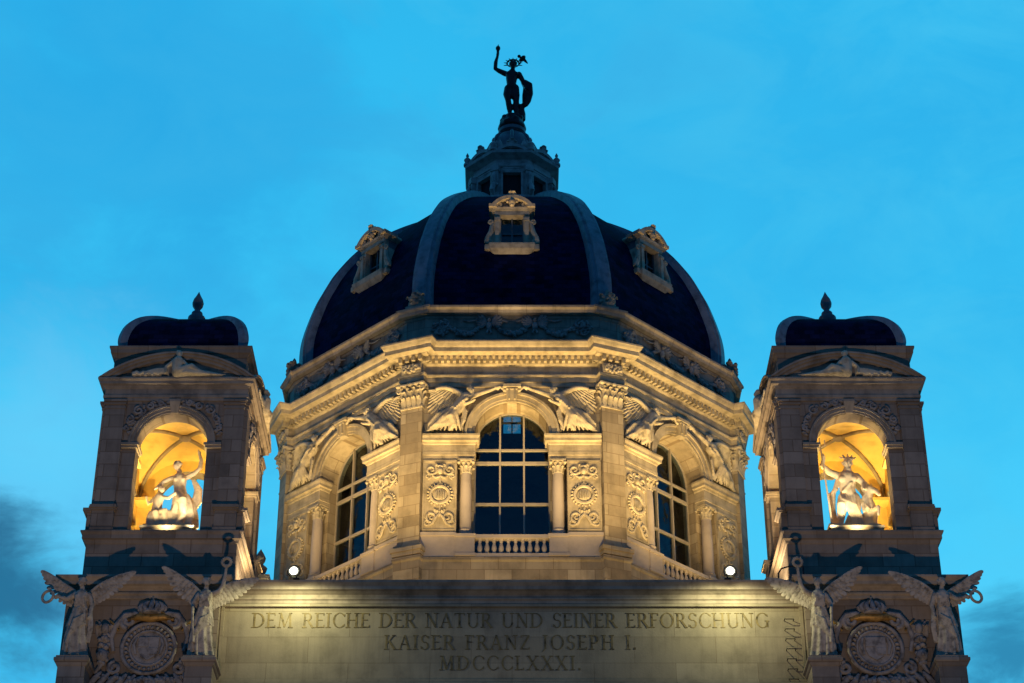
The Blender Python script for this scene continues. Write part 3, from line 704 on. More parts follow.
mb.loft([[(-x, DY-o, z), (x, DY-o, z), (x, DY+.8, z), (-x, DY+.8, z)] for x, o, z in ((.80,.10,52.50),(.92,.18,52.58),(1.02,.30,52.72),(1.06,.34,52.92),(1.06,.34,53.0))])
mb.bx(-.62, .62, DY-.08, DY+.7, 52.33, 52.50)
dsill = mb.mesh('sill', M['dormer'])
mb = DM()   # broken curved pediment with a mask
o_, i_ = arc(0, 54.62, 1.14, radians(28), radians(152), 18), arc(0, 54.62, .96, radians(152), radians(28), 18)
mb.prism(o_+i_, DY-.26, DY+1.3); mb.prism(arc(0, 54.62, .97, radians(31), radians(149), 14), DY+.02, DY+1.4)
for sd in (-1, 1): mb.tube(spiral(sd*.62, 55.28, .15, pi/2, sd*1.2, DY-.1, 12), .055, 6); mb.bx(*sorted((sd*.72, sd*1.08)), DY-.25, DY+.6, 55.10, 55.27)
mb.ell((0, DY-.14, 55.42), (.17,.17,.22)); mb.ell((0, DY-.30, 55.38), (.045,.07,.07)); mb.ell((0, DY-.16, 55.24), (.12,.12,.1))
for i in range(9): a = pi*i/8; mb.ell((.22*cos(a), DY-.12, 55.45+.22*sin(a)), (.08,.09,.07), None, 6, 5)
leaf(mb, (0, DY-.16, 55.6), .36, .4, .14); mb.lathe([(.12,55.74),(.15,55.82),(.06,55.9),(.08,55.98),(.01,56.08)], 8, (0, DY+.05, 0))
dped = mb.mesh('pediment', M['dormer'], 45)
mb = DM(); mb.bx(-.53, .53, DY+.35, DY+.40, 53.0, 54.75); dpane = mb.mesh('pane', M['glass'])
mb = DM(); mb.bx(-.035, .035, DY+.28, DY+.42, 53.0, 54.75); mb.bx(-.53, .53, DY+.29, DY+.41, 53.85, 53.92)
for sd in (-1, 1): mb.bx(*sorted((sd*.47, sd*.53)), DY+.28, DY+.42, 53.0, 54.75)
dbar = mb.mesh('glazing_bar', M['lead_dark'])
mb = DM(); mb.loft([[(-.85, DY+.2, 54.9), (.85, DY+.2, 54.9), (.85, DY+3.2, 54.9), (-.85, DY+3.2, 54.9)], [(-.8, DY+.2, 55.3), (.8, DY+.2, 55.3), (.8, DY+3.2, 55.3), (-.8, DY+3.2, 55.3)], [(-.3, DY+.2, 55.55), (.3, DY+.2, 55.55), (.3, DY+3.4, 55.55), (-.3, DY+3.4, 55.55)]])
for sd in (-1, 1): mb.bx(*sorted((sd*.62, sd*.83)), DY+.25, DY+2.4, 52.95, 54.95)
dcheek = mb.mesh('dormer_roof', M['lead_dark'])
for k in range(8):
    a = k*pi/4; link('slate_panel', slate, dome, rotz=a)
    link('dome_rib', rb, dome, rotz=a+pi/8)
    if k in (0, 1, 7, 4):
        d = link('dormer', dorm, dome, rotz=a)
        for nm, me_ in (('sill', dsill), ('pediment', dped), ('pane', dpane), ('glazing_bar', dbar), ('dormer_roof', dcheek)): link(nm, me_, d)
# lead gutter at the foot of the dome
mb = DM(); mb.loft([[(r*cos(radians(22.5+45*k)), r*sin(radians(22.5+45*k)), z) for k in range(8)] for r, z in ((11.3,48.80),(11.3,48.95),(10.9,49.0),(10.9,49.25),(10.66,49.3))], cap=False)
mb.build('gutter', M['lead_dark'], dome, smooth=None)
# lantern
LA, LR = 2.02, 2.02/C8
def octr(a, z, rot=0): return [(a/C8*cos(radians(-112.5+45*k)), a/C8*sin(radians(-112.5+45*k)), z) for k in range(8)]
mb = DM(); mb.loft([octr(a, z) for a, z in ((2.75,59.7),(2.75,60.5),(2.55,60.65),(2.35,60.8),(2.35,61.0))])
mb.loft([octr(a, z) for a, z in ((LA,62.9),(LA,63.0),(LA+.05,63.02),(LA+.05,63.18),(LA,63.2),(LA,63.45),(LA+.22,63.55),(LA+.42,63.62),(LA+.46,63.78),(LA+.1,63.85))])
lant = mb.build('lantern', M['lantern'], dome, smooth=None)
mb = DM(); arch_hw = .47
for sd in (-1, 1): mb.bx(*sorted((sd*arch_hw, sd*.84)), -LA, -LA+.4, 61.0, 62.95)
mb.bx(-arch_hw, arch_hw, -LA+.02, -LA+.38, 62.6, 62.95)
for sd in (-1, 1): mb.bx(*sorted((sd*arch_hw, sd*(arch_hw+.1))), -LA-.05, -LA, 61.0, 62.6)
mb.bx(-arch_hw-.1, arch_hw+.1, -LA-.05, -LA, 62.6, 62.72)
lwall = mb.mesh('lantern_wall', M['lantern'])
mb = DM(); mb.bx(-arch_hw, arch_hw, -LA+.22, -LA+.26, 61.0, 62.6); lshade = mb.mesh('pane', M['dark'])  # opaque near-black sheet: the opening's inner shade is put into its colour
mb = DM(); o_, i_ = arc(0, 63.1, 1.12, radians(38), radians(142), 12), arc(0, 63.1, .94, radians(142), radians(38), 12)
mb.prism(o_+i_, -LA-.40, -LA+.2); mb.prism(arc(0, 63.1, .95, radians(40), radians(140), 12), -LA-.12, -LA+.3)
for i in range(9): a = i*2.4; mb.ell((.14*sqrt(i)*.9*cos(a), -LA-.16, 63.86+.03*sqrt(i)*sin(a)), (.09,.09,.08), None, 6, 5)
leaf(mb, (0,-LA-.30,64.0), .55, .42, .14); leaf(mb, (.14,-LA-.28,64.0), .40, .3, .12, (.5,-1,0)); leaf(mb, (-.14,-LA-.28,64.0), .40, .3, .12, (-.5,-1,0))
for sd in (-1, 1): mb.lathe([(.17,64.0),(.2,64.2),(.1,64.35),(.17,64.5),(.15,64.65),(.03,64.95)], 8, (sd*.80,-LA+.32,0))
lped = mb.mesh('pediment', M['lantern'], 40)
mb = DM(); mb.bx(-.17, .17, -LR-.16, -LR+.2, 61.0, 63.0); mb.bx(-.22, .22, -LR-.22, -LR+.2, 62.62, 62.98); mb.bx(-.22, .22, -LR-.22, -LR+.2, 61.0, 61.2)
mb.tube(spiral(0, 61.6, .2, 0, 1.2, -LR-.25), .06, 6)
mb.tube([(0,-LR-.18,62.5),(0,-LR-.30,62.2),(0,-LR-.24,61.8),(0,-LR-.42,61.45),(0,-LR-.50,61.2),(0,-LR-.30,61.05)], [.08,.10,.1,.14,.15,.1], 8)
lpil = mb.mesh('buttress', M['lantern'], 40)
mb = DM(); mb.lathe([(.20,63.78),(.20,63.9),(.11,63.96),(.16,64.08),(.19,64.18),(.09,64.3),(.06,64.38),(.09,64.45),(.02,64.62)], 10, (0,-LR-.36,0)); lfin = mb.mesh('finial', M['lantern'], 40)
for k in range(8):
    a = k*pi/4
    if k in (0,1,2,6,7):
        link('wall', lwall, lant, rotz=a); link('pane', lshade, lant, rotz=a); link('pediment', lped, lant, rotz=a)
    else: link('wall', lwall, lant, rotz=a)
    if k in (0,1,6,7): link('buttress', lpil, lant, rotz=a+pi/8); link('finial', lfin, lant, rotz=a+pi/8)
    else: link('buttress', lpil, lant, rotz=a+pi/8)
mb = DM(); mb.loft([octr(a, z) for a, z in ((1.75,61.0),(1.75,62.9))]); mb.build('core', M['dark'], lant, smooth=None)
mb = DM(); mb.loft([octr(a, z) for a, z in ((2.3,63.8),(2.25,63.95),(1.9,64.05),(1.55,64.25),(1.4,64.35),(1.38,64.5))])
mb.lathe([(1.28,64.45),(1.36,64.7),(1.36,65.1),(1.28,65.55),(1.10,65.95),(.84,66.25),(.56,66.42),(.52,66.52),(.72,66.60),(.74,66.78),(.6,66.86)], 24)
for k in range(8):
    m2 = MB(ZT @ RZ(k*pi/4)); m2.tube([(0,-r,z) for r, z in ((1.36,64.6),(1.38,65.1),(1.30,65.55),(1.12,65.95),(.86,66.25))], .09, 6); kk = len(mb.V); mb.V += m2.V; mb.F += [tuple(i+kk for i in f) for f in m2.F]
mb.build('cupola', M['lead_dark'], lant, smooth=30)
# ================================================================== the statue on the lantern
random.seed(3)
def helios():
    m = MB()
    # rocky base
    m.lathe([(.62,0),(.70,.12),(.66,.35),(.54,.55),(.44,.8),(.40,.95)], 12)
    for i in range(26):
        a = random.uniform(0, 2*pi); z = random.uniform(.1,.85); r = .64-.30*z; m.ell((r*cos(a), r*sin(a), z), (random.uniform(.10,.19),)*3, (a,0,a), 7, 5)
    z0 = .92
    def P(x, y, z): return (x, y, z0+z)
    # standing leg, free leg
    m.limb([P(.14,0,1.98), P(.17,-.03,1.45), P(.20,-.02,1.08), P(.20,.03,.62), P(.20,.06,.12)], [.22,.215,.155,.15,.08])
    m.tube([P(.20,.10,.07), P(.22,-.22,.05)], [.09,.06], 8)
    m.limb([P(-.17,0,1.95), P(-.23,-.10,1.45), P(-.19,-.12,1.08), P(-.13,.0,.62), P(-.08,.10,.14)], [.22,.21,.15,.14,.075])
    m.tube([P(-.08,.12,.08), P(-.14,-.18,.05)], [.085,.06], 8)
    m.limb([P(0,0,1.98), P(-.03,0,2.25), P(-.02,-.02,2.6), P(0,-.02,2.92), P(.01,0,3.05)], [.27,.235,.285,.30,.2])
    m.ell(P(-.14,-.18,2.80), (.17,.12,.14)); m.ell(P(.15,-.18,2.80), (.17,.12,.14))
    m.limb([P(.02,0,3.0), P(.04,-.03,3.28)], [.13,.11])
    head(m, P(.05,-.06,3.50), .52, (.15,-.95,-.15), 'curls')
    # arm raised with a torch
    m.limb([P(-.33,0,2.96), P(-.62,-.03,3.12), P(-.82,-.03,3.28), P(-.80,-.03,3.7), P(-.72,-.05,4.12)], [.155,.13,.11,.105,.065]); hand(m, P(-.72,-.05,4.12), (.1,0,1), .34)
    m.tube([P(-.70,-.08,4.0), P(-.69,-.10,4.55)], [.05,.085], 8); m.ell(P(-.69,-.1,4.62), (.13,.13,.16)); m.tube([P(-.69,-.1,4.7), P(-.67,-.1,4.95)], [.07,.02], 6)
    # lowered arm with a hanging cloth
    m.limb([P(.34,0,2.92), P(.52,.06,2.55), P(.60,.0,2.2), P(.66,-.16,1.9)], [.15,.125,.105,.07]); hand(m, P(.66,-.16,1.9), (.2,-.4,-.9), .3)
    for i in range(7):
        t = i/6; m.tube([P(.50+.12*t,.12-.2*t,2.5-.1*t), P(.66+.22*t,.1-.25*t,2.1), P(.62+.28*t,.1-.22*t,1.5), P(.60+.22*t,.1-.2*t,1.0), P(.62+.1*t,.05-.1*t,.72)], [.09,.13,.14,.11,.05], 8)
    m.tube([P(.42,.2,1.0), P(.5,.2,.4), P(.45,.2,0)], [.14,.17,.22], 8)
    return m
st = tag(helios().sculpt('statue', M['bronze'], .042), 'dark bronze figure raising a torch, with a crown of rays, on top of the lantern', 'statue')
st.location = (0, YC, 66.82); st.scale = (1.12, 1.12, 1.02)
mb = MB()
c = Vector((.05,-.06,4.42))
for i in range(9):
    a = radians(-10+200*i/8); d = Vector((cos(a), .1, sin(a))); mb.tube([c+d*.26+Vector((0,0,.08)), c+d*.47+Vector((0,0,.08))], [.045,.012], 6)
mb.tube([c+Vector((.30*cos(i*pi/8), .30*sin(i*pi/8), .12)) for i in range(17)], .035, 6)
mb.build('ray_crown', M['bronze'], st)
mb = MB(); bl = c+Vector((.46,.0,.44)); mb.ell(bl, (.13,.24,.16), (0,.6,.5)); mb.ell(bl+Vector((-.16,-.05,.12)), (.09,.09,.09)); mb.tube([bl+Vector((.1,.05,-.05)), bl+Vector((.26,.1,-.24))], [.09,.03], 6); mb.tube([bl+Vector((-.05,0,-.1)), bl+Vector((-.12,.0,-.36))], .03, 6)
bd = mb.build('bird', M['iron']); bd.location = (0, YC, 66.82); bd.scale = (1.12, 1.12, 1.02); tag(bd, 'small dark bird perched on the crown of the statue atop the dome', 'bird')

# ================================================================== corner towers with open niches
TX, TY, TZ = 13.65, 74.89, 31.0
def make_tower():
    t = thing('corner_tower', 'square stone tower left of the dome, its lit niche holding an arm-raising figure', 'tower', (-TX, TY, TZ))
    ZX = T(0,0,-TZ)
    def NM(): return MB(ZX)
    def sq(h, z): return [(-h,-h,z),(h,-h,z),(h,h,z),(-h,h,z)]
    mb = NM(); mb.loft([sq(h, z) for h, z in ((3.0,31.0),(3.0,33.0),(2.94,33.1),(2.94,34.55),(2.98,34.58),(3.02,34.68),(3.10,34.74),(3.10,34.9),(3.17,35.0),(3.17,35.06),(2.85,35.10))])
    ped = mb.build('pedestal', M['ashlar_grey'], t, smooth=None)
    # four arched walls
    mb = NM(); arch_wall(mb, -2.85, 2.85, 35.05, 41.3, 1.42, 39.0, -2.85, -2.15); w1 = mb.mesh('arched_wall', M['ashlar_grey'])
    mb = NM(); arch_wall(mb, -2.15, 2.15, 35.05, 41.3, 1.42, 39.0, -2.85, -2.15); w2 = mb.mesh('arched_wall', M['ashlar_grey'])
    for k in range(4):
        link('arched_wall', w1 if k % 2 == 0 else w2, t, rotz=k*pi/2)
    # dressing of each face
    pl_ = []; imp = []
    for sd in (-1, 1):
        mb = NM()
        def b(x0, x1, y, z0, z1): mb.bx(*sorted((sd*x0, sd*x1)), -2.85-y, -2.8, z0, z1)
        b(2.02,2.81,.10,35.1,41.0); b(2.30,2.55,.002,35.1,35.2)
        b(1.94,2.86,.26,35.08,35.22); b(1.98,2.84,.22,35.22,35.98); b(1.92,2.89,.30,35.98,36.04); b(1.88,2.92,.38,36.04,36.16); b(1.98,2.85,.18,36.16,36.28)
        b(1.99,2.84,.13,40.62,40.72); b(1.97,2.86,.17,40.80,40.98); b(1.95,2.88,.22,40.90,40.99)
        pl_.append(mb.mesh('pilaster', M['ashlar_grey']))
    for sd in (-1, 1):
        mb = NM(); mb.bx(*sorted((sd*1.36, sd*2.0)), -2.97, -2.1, 38.82, 38.92); mb.bx(*sorted((sd*1.30, sd*2.0)), -3.03, -2.08, 38.92, 39.03)
        imp.append(mb.mesh('impost', M['trim_grey']))
    mb = NM(); arch_ring(mb, 1.42, 1.52, 39.03, -2.90, -2.8); arch_ring(mb, 1.52, 1.66, 39.03, -2.95, -2.8); arch_ring(mb, 1.66, 1.74, 39.03, -3.0, -2.8)
    mb.loft([[(-x,-2.85-y,z),(x,-2.85-y,z),(x,-2.8,z),(-x,-2.8,z)] for x, y, z in ((.14,.10,40.42),(.22,.22,40.9),(.22,.22,41.0))])
    arv_ = mb.mesh('archivolt', M['trim_grey'])
    fol = []; rnd = random.Random(4)
    for sd in (-1, 1):
        mb = NM()
        for i in range(46):
            a = radians(rnd.uniform(12, 84)); r = rnd.uniform(1.80, 2.02+.12*abs(sin(2*a))); x, z = r*cos(a), 39.03+r*sin(a)
            if x > 1.97 or z > 40.98: continue
            mb.ell((sd*x, -2.90, z), (.12, .10, .055), (0, -sd*(a+rnd.uniform(-.9,.9)), 0), 6, 5)
        for k, (x, z, r) in enumerate(((.55,40.86,.13),(1.0,40.72,.16),(1.45,40.52,.2),(1.75,40.12,.16),(1.85,39.7,.11))):
            mb.tube(spiral(sd*x, z, r, pi/2, sd*(1.3 if k % 2 else -1.3), -2.97, 16), .042, 6)
        fol.append(mb.mesh('foliage_relief', M['relief_grey'], 45))
    for k in range(4):
        R = dict(rotz=k*pi/2)
        [(link('pilaster', pl_[q], t, **R), link('impost', imp[q], t, **R)) for q in (0, 1)]; link('archivolt', arv_, t, **R); [link('foliage_relief', fol[q], t, **R) for q in (0, 1)]
    # entablature
    mb = NM(); mb.loft([sq(h, z) for h, z in ((2.3,40.99),(2.92,41.0),(2.92,41.12),(2.96,41.14),(2.96,41.26),(2.90,41.28),(2.90,41.55),(2.97,41.60),(3.0,41.66),(3.12,41.70),(3.12,41.80),(3.20,41.88),(3.20,41.95),(2.7,41.98))])
    mb.build('entablature', M['trim_grey'], t, smooth=None)
    mb = NM(); mb.loft([sq(h, z) for h, z in ((2.72,41.9),(2.72,43.14),(2.76,43.18),(2.80,43.26),(2.88,43.30),(2.90,43.46),(2.94,43.52),(2.94,43.60),(2.6,43.64))])
    mb.build('attic', M['ashlar_grey'], t, smooth=None)
    # segmental pediments on the four sides
    ch, rise = 3.18, 1.22; rad = (ch*ch+rise*rise)/(2*rise); cz = 41.95+rise-rad; a0 = math.asin(ch/rad)
    mb = NM()
    for r0, r1, y in ((rad-.30, rad-.18, -3.02), (rad-.18, rad-.08, -3.12), (rad-.08, rad, -3.21)):
        mb.prism(arc(0, cz, r1, pi/2+a0*.997, pi/2-a0*.997, 26)+arc(0, cz, r0, pi/2-a0*.93, pi/2+a0*.93, 26), y, -2.6)
    mb.prism([(x, max(z, 41.96)) for x, z in arc(0, cz, rad-.25, pi/2+a0*.9, pi/2-a0*.9, 22)], -2.84, -2.6)
    pedm = mb.mesh('pediment', M['trim_grey'])
    m = MB(ZX); y = -2.98
    m.limb([(.0,y-.06,42.16),(-.02,y-.08,42.36),(.0,y-.08,42.52)], [.22,.20,.21]); m.limb([(.0,y-.08,42.56),(.01,y-.09,42.68)], [.1,.08]); head(m, (.02,y-.12,42.80), .29, (.2,-1,-.1))
    m.limb([(.20,y-.08,42.52),(.36,y-.14,42.34),(.60,y-.12,42.28)], [.085,.07,.05]); hand(m, (.60,y-.12,42.28), (1,0,-.1), .14)
    m.limb([(-.20,y-.08,42.52),(-.42,y-.12,42.30),(-.40,y-.16,42.12)], [.085,.07,.05]); hand(m, (-.40,y-.16,42.12), (-.3,-.2,-1), .14)
    m.limb([(.05,y-.08,42.14),(.55,y-.16,42.26),(.85,y-.10,42.08),(1.15,y-.06,42.06)], [.19,.15,.11,.06])
    m.limb([(.0,y-.04,42.10),(.6,y-.06,42.12),(1.1,y-.06,42.10),(1.6,y-.04,42.06)], [.17,.14,.10,.05])
    for i in range(7): m.tube([(.0,y-.16,42.24-.03*i),(.35,y-.24,42.28-.04*i),(.8,y-.18,42.16-.02*i),(1.3+.08*i,y-.08,42.05)], [.03,.05,.045,.02], 6)
    for i in range(5): m.tube([(-.30,y-.06,42.10+.05*i),(-.75,y-.10,42.12+.03*i),(-1.15-.12*i,y-.06,42.06)], [.04,.055,.025], 6)
    for i in range(9): m.ell((-.7-.11*i,y-.06,42.08+.05*(i % 2)), (.12,.09,.08), (0,.5*i,0), 6, 5)
    m.bx(-2.0,2.0,y-.02,y+.2,41.97,42.04)
    m.V = [(x*1.12, -2.84+(yy+2.84)*1.5, 41.97-TZ+(z-41.97+TZ)*1.24) for x, yy, z in m.V]
    recl = m.sculpt_mesh('reclining_figure', M['relief'], .030, 1)
    for k in range(4):
        p = link('pediment', pedm, t, rotz=k*pi/2)
        if k in (0, 1): link('reclining_figure', recl, p)
    # groin vault, ribs, boss
    n = 28; H = 2.15; zs, rs = 38.95, 1.95; vs = []; fs = []
    for i in range(n+1):
        for j in range(n+1):
            x, y_ = -H+2*H*i/n, -H+2*H*j/n
            vs.append((x, y_, zs+rs*max(sqrt(max(0, 1-(x/H)**2)), sqrt(max(0, 1-(y_/H)**2)))))
    for i in range(n):
        for j in range(n): fs.append((i*(n+1)+j, i*(n+1)+j+1, (i+1)*(n+1)+j+1, (i+1)*(n+1)+j))
    mb = NM(); mb.add(vs, fs); mb.bx(-2.2, 2.2, -2.2, 2.2, 40.93, 41.0)
    vlt = mb.build('vault', M['vault'], t, smooth=30)
    mb = NM()
    for a in (1, -1):
        P = [(-H+2*H*i/24, (-H+2*H*i/24)*a, zs+rs*sqrt(max(0, 1-((-H+2*H*i/24)/H)**2))-.03) for i in range(25)]; mb.tube(P, .085, 8)
    mb.ell((0,0,zs+rs-.06), (.26,.26,.10)); mb.build('vault_rib', M['vault_rib'], vlt)
    # inner lining of the piers
    mb = NM()
    for sx in (-1, 1):
        for sy in (-1, 1):
            mb.bx(*sorted((sx*1.42, sx*2.16)), *sorted((sy*2.16, sy*2.13)), 35.1, 38.7); mb.bx(*sorted((sx*2.16, sx*2.13)), *sorted((sy*1.42, sy*2.16)), 35.1, 38.7)
            mb.bx(*sorted((sx*1.38, sx*2.2)), *sorted((sy*1.38, sy*2.2)), 36.05, 36.25); mb.bx(*sorted((sx*1.40, sx*2.2)), *sorted((sy*1.40, sy*2.2)), 38.68, 38.82)
    mb.bx(-2.1, 2.1, -2.1, 2.1, 35.06, 35.13)
    for k in range(4):
        m2 = MB(ZX @ RZ(k*pi/2)); arch_wall(m2, -2.13, 2.13, 38.84, 40.92, 1.425, 39.0, -2.16, -2.125); kk = len(mb.V); mb.V += m2.V; mb.F += [tuple(i+kk for i in f) for f in m2.F]
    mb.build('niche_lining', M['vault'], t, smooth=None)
    mb = NM(); mb.bx(-1.02, 1.02, -2.2, -.6, 35.12, 35.62); mb.bx(-1.08, 1.08, -2.26, -.55, 35.62, 35.72); mb.bx(-.98, .98, -2.12, -.68, 35.72, 35.84); mb.build('statue_plinth', M['trim'], t, smooth=None)
    # curved cap roof
    prof = smooth_prof([(2.50,43.6),(2.58,43.85),(2.56,44.25),(2.38,44.85),(2.0,45.4),(1.4,45.85),(.7,46.15),(.3,46.25)], 3)
    mb = NM(); mb.loft([sq(h, z) for h, z in prof]); cap = mb.build('cap_roof', M['slate'], t, smooth=25)
    mb = NM()
    for k in range(4):
        m2 = MB(ZX @ RZ(pi/4+k*pi/2)); rings = []
        for i, (h, z) in enumerate(prof):
            R = h*sqrt(2); wd = .22*(.3+.7*h/2.7); q = .08; rings.append([(-wd,-R+.28,z),(-wd*.9,-R-q*.3+.10,z+.08),(-wd*.5,-R-q,z+.10),(wd*.5,-R-q,z+.10),(wd*.9,-R-q*.3+.10,z+.08),(wd,-R+.28,z)])
        m2.loft(rings); kk = len(mb.V); mb.V += m2.V; mb.F += [tuple(i+kk for i in f) for f in m2.F]
    mb.build('hip_rib', M['lead'], cap, smooth=40)
    mb = NM(); mb.lathe([*[(r*.92, 46.1+(z-46.75)*.96) for r, z in ((.50,46.75),(.52,46.95),(.42,47.0),(.42,47.1),(.33,47.2),(.42,47.36),(.40,47.46),(.24,47.56),(.27,47.64),(.25,47.72),(.13,47.82),(.14,47.90),(.24,48.05),(.27,48.22),(.22,48.42),(.12,48.6),(.05,48.75),(.01,48.85))]], 14)
    mb.build('finial', M['lead_dark'], t, smooth=40)
    return t
tl = make_tower()
tr = copy_tree(tl); tr.location = (TX, TY, TZ); tr.scale = (-1, 1, 1)
tr['label'] = 'square stone tower right of the dome, its lit niche holding a trident bearer'
for o in (tl, tr): o['group'] = 'corner towers flanking the dome'

# statues in the two niches
def niche_dancer():
    random.seed(11); m = MB()
    m.bx(-.85,.85,-.55,.55,0,.14); m.lathe([(.5,.1),(.52,.5),(.45,.75),(.3,.85)], 9, (-.1,.1,0))
    folds(m, (.22,0,1.55), (.28,-.05,.14), .27,.52,.22,.42, 8, .28, 72, .4, (.10,0))
    m.limb([(.20,0,1.5),(.14,-.02,1.85),(.12,-.03,2.2)], [.24,.21,.25]); m.ell((.02,-.18,2.12), (.11,.1,.1)); m.ell((.24,-.18,2.12), (.11,.1,.1))
    m.limb([(.12,-.02,2.35),(.06,-.05,2.55)], [.10,.085]); head(m, (.0,-.1,2.72), .37, (-.5,-.8,-.1))
    m.limb([(.36,0,2.28),(.62,-.05,2.42),(.80,-.08,2.62),(.82,-.1,2.95),(.74,-.1,3.2)], [.11,.095,.085,.075,.05]); hand(m, (.74,-.1,3.2), (-.15,0,1), .24)
    m.limb([(-.12,0,2.26),(-.42,-.12,2.05),(-.62,-.2,1.75)], [.10,.085,.06]); hand(m, (-.62,-.2,1.75), (-.6,-.3,-.6), .2)
    m.limb([(.16,-.1,1.5),(.34,-.42,1.15),(.40,-.36,.72),(.36,-.25,.25)], [.21,.17,.13,.08]); m.tube([(.36,-.2,.2),(.4,-.5,.17)], [.08,.05], 8)
    for i in range(8): t = i/7; m.tube([(.55+.06*t,.05,2.2),(.72+.12*t,.1,1.8),(.66+.2*t,.1,1.3),(.5+.2*t,.05,.85)], [.05,.09,.09,.05], 7)
    # companion sitting low at the side
    m.limb([(-.58,-.1,.82),(-.55,-.14,1.1),(-.52,-.16,1.35)], [.19,.17,.18]); head(m, (-.44,-.22,1.66), .30, (.7,-.7,.3))
    m.limb([(-.55,-.1,.75),(-.25,-.35,.72),(-.2,-.38,.35),(-.22,-.36,.16)], [.16,.13,.1,.07]); m.limb([(-.65,-.1,.75),(-.55,-.45,.62),(-.5,-.42,.3),(-.52,-.4,.16)], [.15,.12,.1,.07])
    m.limb([(-.4,-.2,1.36),(-.15,-.36,1.25),(.05,-.36,1.45)], [.085,.07,.055]); m.limb([(-.68,-.1,1.34),(-.88,-.16,1.1),(-.95,-.25,1.35)], [.085,.07,.05])
    for i in range(6): m.tube([(-.75+.09*i,-.25,.75),(-.78+.11*i,-.38,.45),(-.8+.13*i,-.4,.14)], [.06,.08,.06], 7)
    return m
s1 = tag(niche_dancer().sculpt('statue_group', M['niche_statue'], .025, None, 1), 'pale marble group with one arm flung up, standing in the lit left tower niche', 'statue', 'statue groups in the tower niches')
s1.location = (-TX+.05, TY-1.35, 35.83); s1.scale = (1.16,1.0,1.09)
def niche_sea_god():
    random.seed(12); m = MB()
    m.bx(-.85,.85,-.55,.55,0,.14); m.lathe([(.5,.1),(.42,.5),(.3,.75),(.15,.8)], 9, (.2,.25,0))
    m.limb([(0,0,1.35),(-.04,-.03,1.75),(-.02,-.04,2.15)], [.30,.27,.33]); m.ell((-.18,-.24,2.05), (.18,.12,.14)); m.ell((.14,-.24,2.05), (.18,.12,.14))
    m.limb([(0,-.04,2.3),(.02,-.08,2.5)], [.2,.15]); head(m, (.04,-.14,2.70), .46, (-.3,-.9,-.1), 'curls', True)
    for k in range(5): m.tube([(.04+.2*cos(.3+.6*k),-.14,2.86+.12*sin(.3+.6*k)), (.04+.32*cos(.3+.6*k),-.14,2.92+.2*sin(.3+.6*k))], [.05,.02], 6)
    m.limb([(-.3,0,2.28),(-.62,-.1,2.38),(-.86,-.2,2.62),(-.80,-.28,2.82)], [.15,.125,.10,.07]); hand(m, (-.80,-.28,2.82), (.1,-.2,1), .26)
    m.limb([(.32,0,2.25),(.55,-.1,1.9),(.5,-.35,1.62)], [.14,.12,.08]); hand(m, (.5,-.35,1.62), (-.3,-.6,-.4), .24)
    m.limb([(-.16,-.03,1.35),(-.30,-.26,.98),(-.36,-.16,.55),(-.40,-.05,.18)], [.24,.19,.14,.085]); m.tube([(-.40,-.02,.2),(-.46,-.34,.17)], [.09,.05], 8)
    m.limb([(.14,-.03,1.35),(.16,-.16,.9),(.14,-.04,.5),(.14,.02,.18)], [.24,.19,.14,.085]); m.tube([(.14,.05,.2),(.18,-.26,.17)], [.09,.05], 8)
    for i in range(6): t = i/5; m.tube([(-.34+.5*t,-.24,1.42),(-.28+.42*t,-.36,1.15-.2*t),(-.10+.36*t,-.30,.75-.1*t),(.0+.4*t,-.2,.3)], [.04,.06,.055,.03], 7)
    for i in range(5): m.tube([(-.34,.1,2.2-.1*i),(-.5-.03*i,.2,1.6),(-.55-.02*i,.2,1.0),(-.45-.05*i,.2,.4)], [.05,.08,.08,.04], 7)
    m.tube([(.3,-.12,2.2),(.05,-.28,1.85),(-.25,-.24,1.5)], [.06,.075,.06], 7)
    # sea horse rearing beside him
    m.limb([(.62,.05,.3),(.68,-.05,.85),(.58,-.15,1.3),(.72,-.28,1.62)], [.26,.25,.19,.13]); m.limb([(.72,-.28,1.62),(.88,-.42,1.45),(.95,-.5,1.3)], [.13,.10,.07])
    for k in (-1, 1): m.ell((.70+.05*k,-.25,1.78), (.03,.03,.09))
    m.limb([(.55,-.3,.8),(.35,-.6,.85),(.36,-.66,.55)], [.10,.08,.05]); m.limb([(.75,-.25,.8),(.86,-.6,.75),(.84,-.62,.45)], [.10,.08,.05])
    for i in range(8): m.ell((.48+.03*i,-.05,1.75-.1*i), (.07,.09,.08), None, 6, 5)
    return m
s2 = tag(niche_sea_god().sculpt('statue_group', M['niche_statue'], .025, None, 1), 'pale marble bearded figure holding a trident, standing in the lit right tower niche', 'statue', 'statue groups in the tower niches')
s2.location = (TX-.05, TY-1.35, 35.83); s2.scale = (1.18,1.0,1.12)
mb = MB(); mb.tube([(-.72,-.42,.14),(-.85,-.3,2.9),(-.88,-.26,3.35)], .03, 6); mb.tube([(-1.05,-.25,3.62),(-1.05,-.25,3.4),(-.88,-.25,3.32),(-.71,-.25,3.4),(-.71,-.25,3.62)], .025, 6); mb.tube([(-.88,-.25,3.3),(-.88,-.25,3.68)], .025, 6)
mb.build('trident', M['niche_statue'], s2)

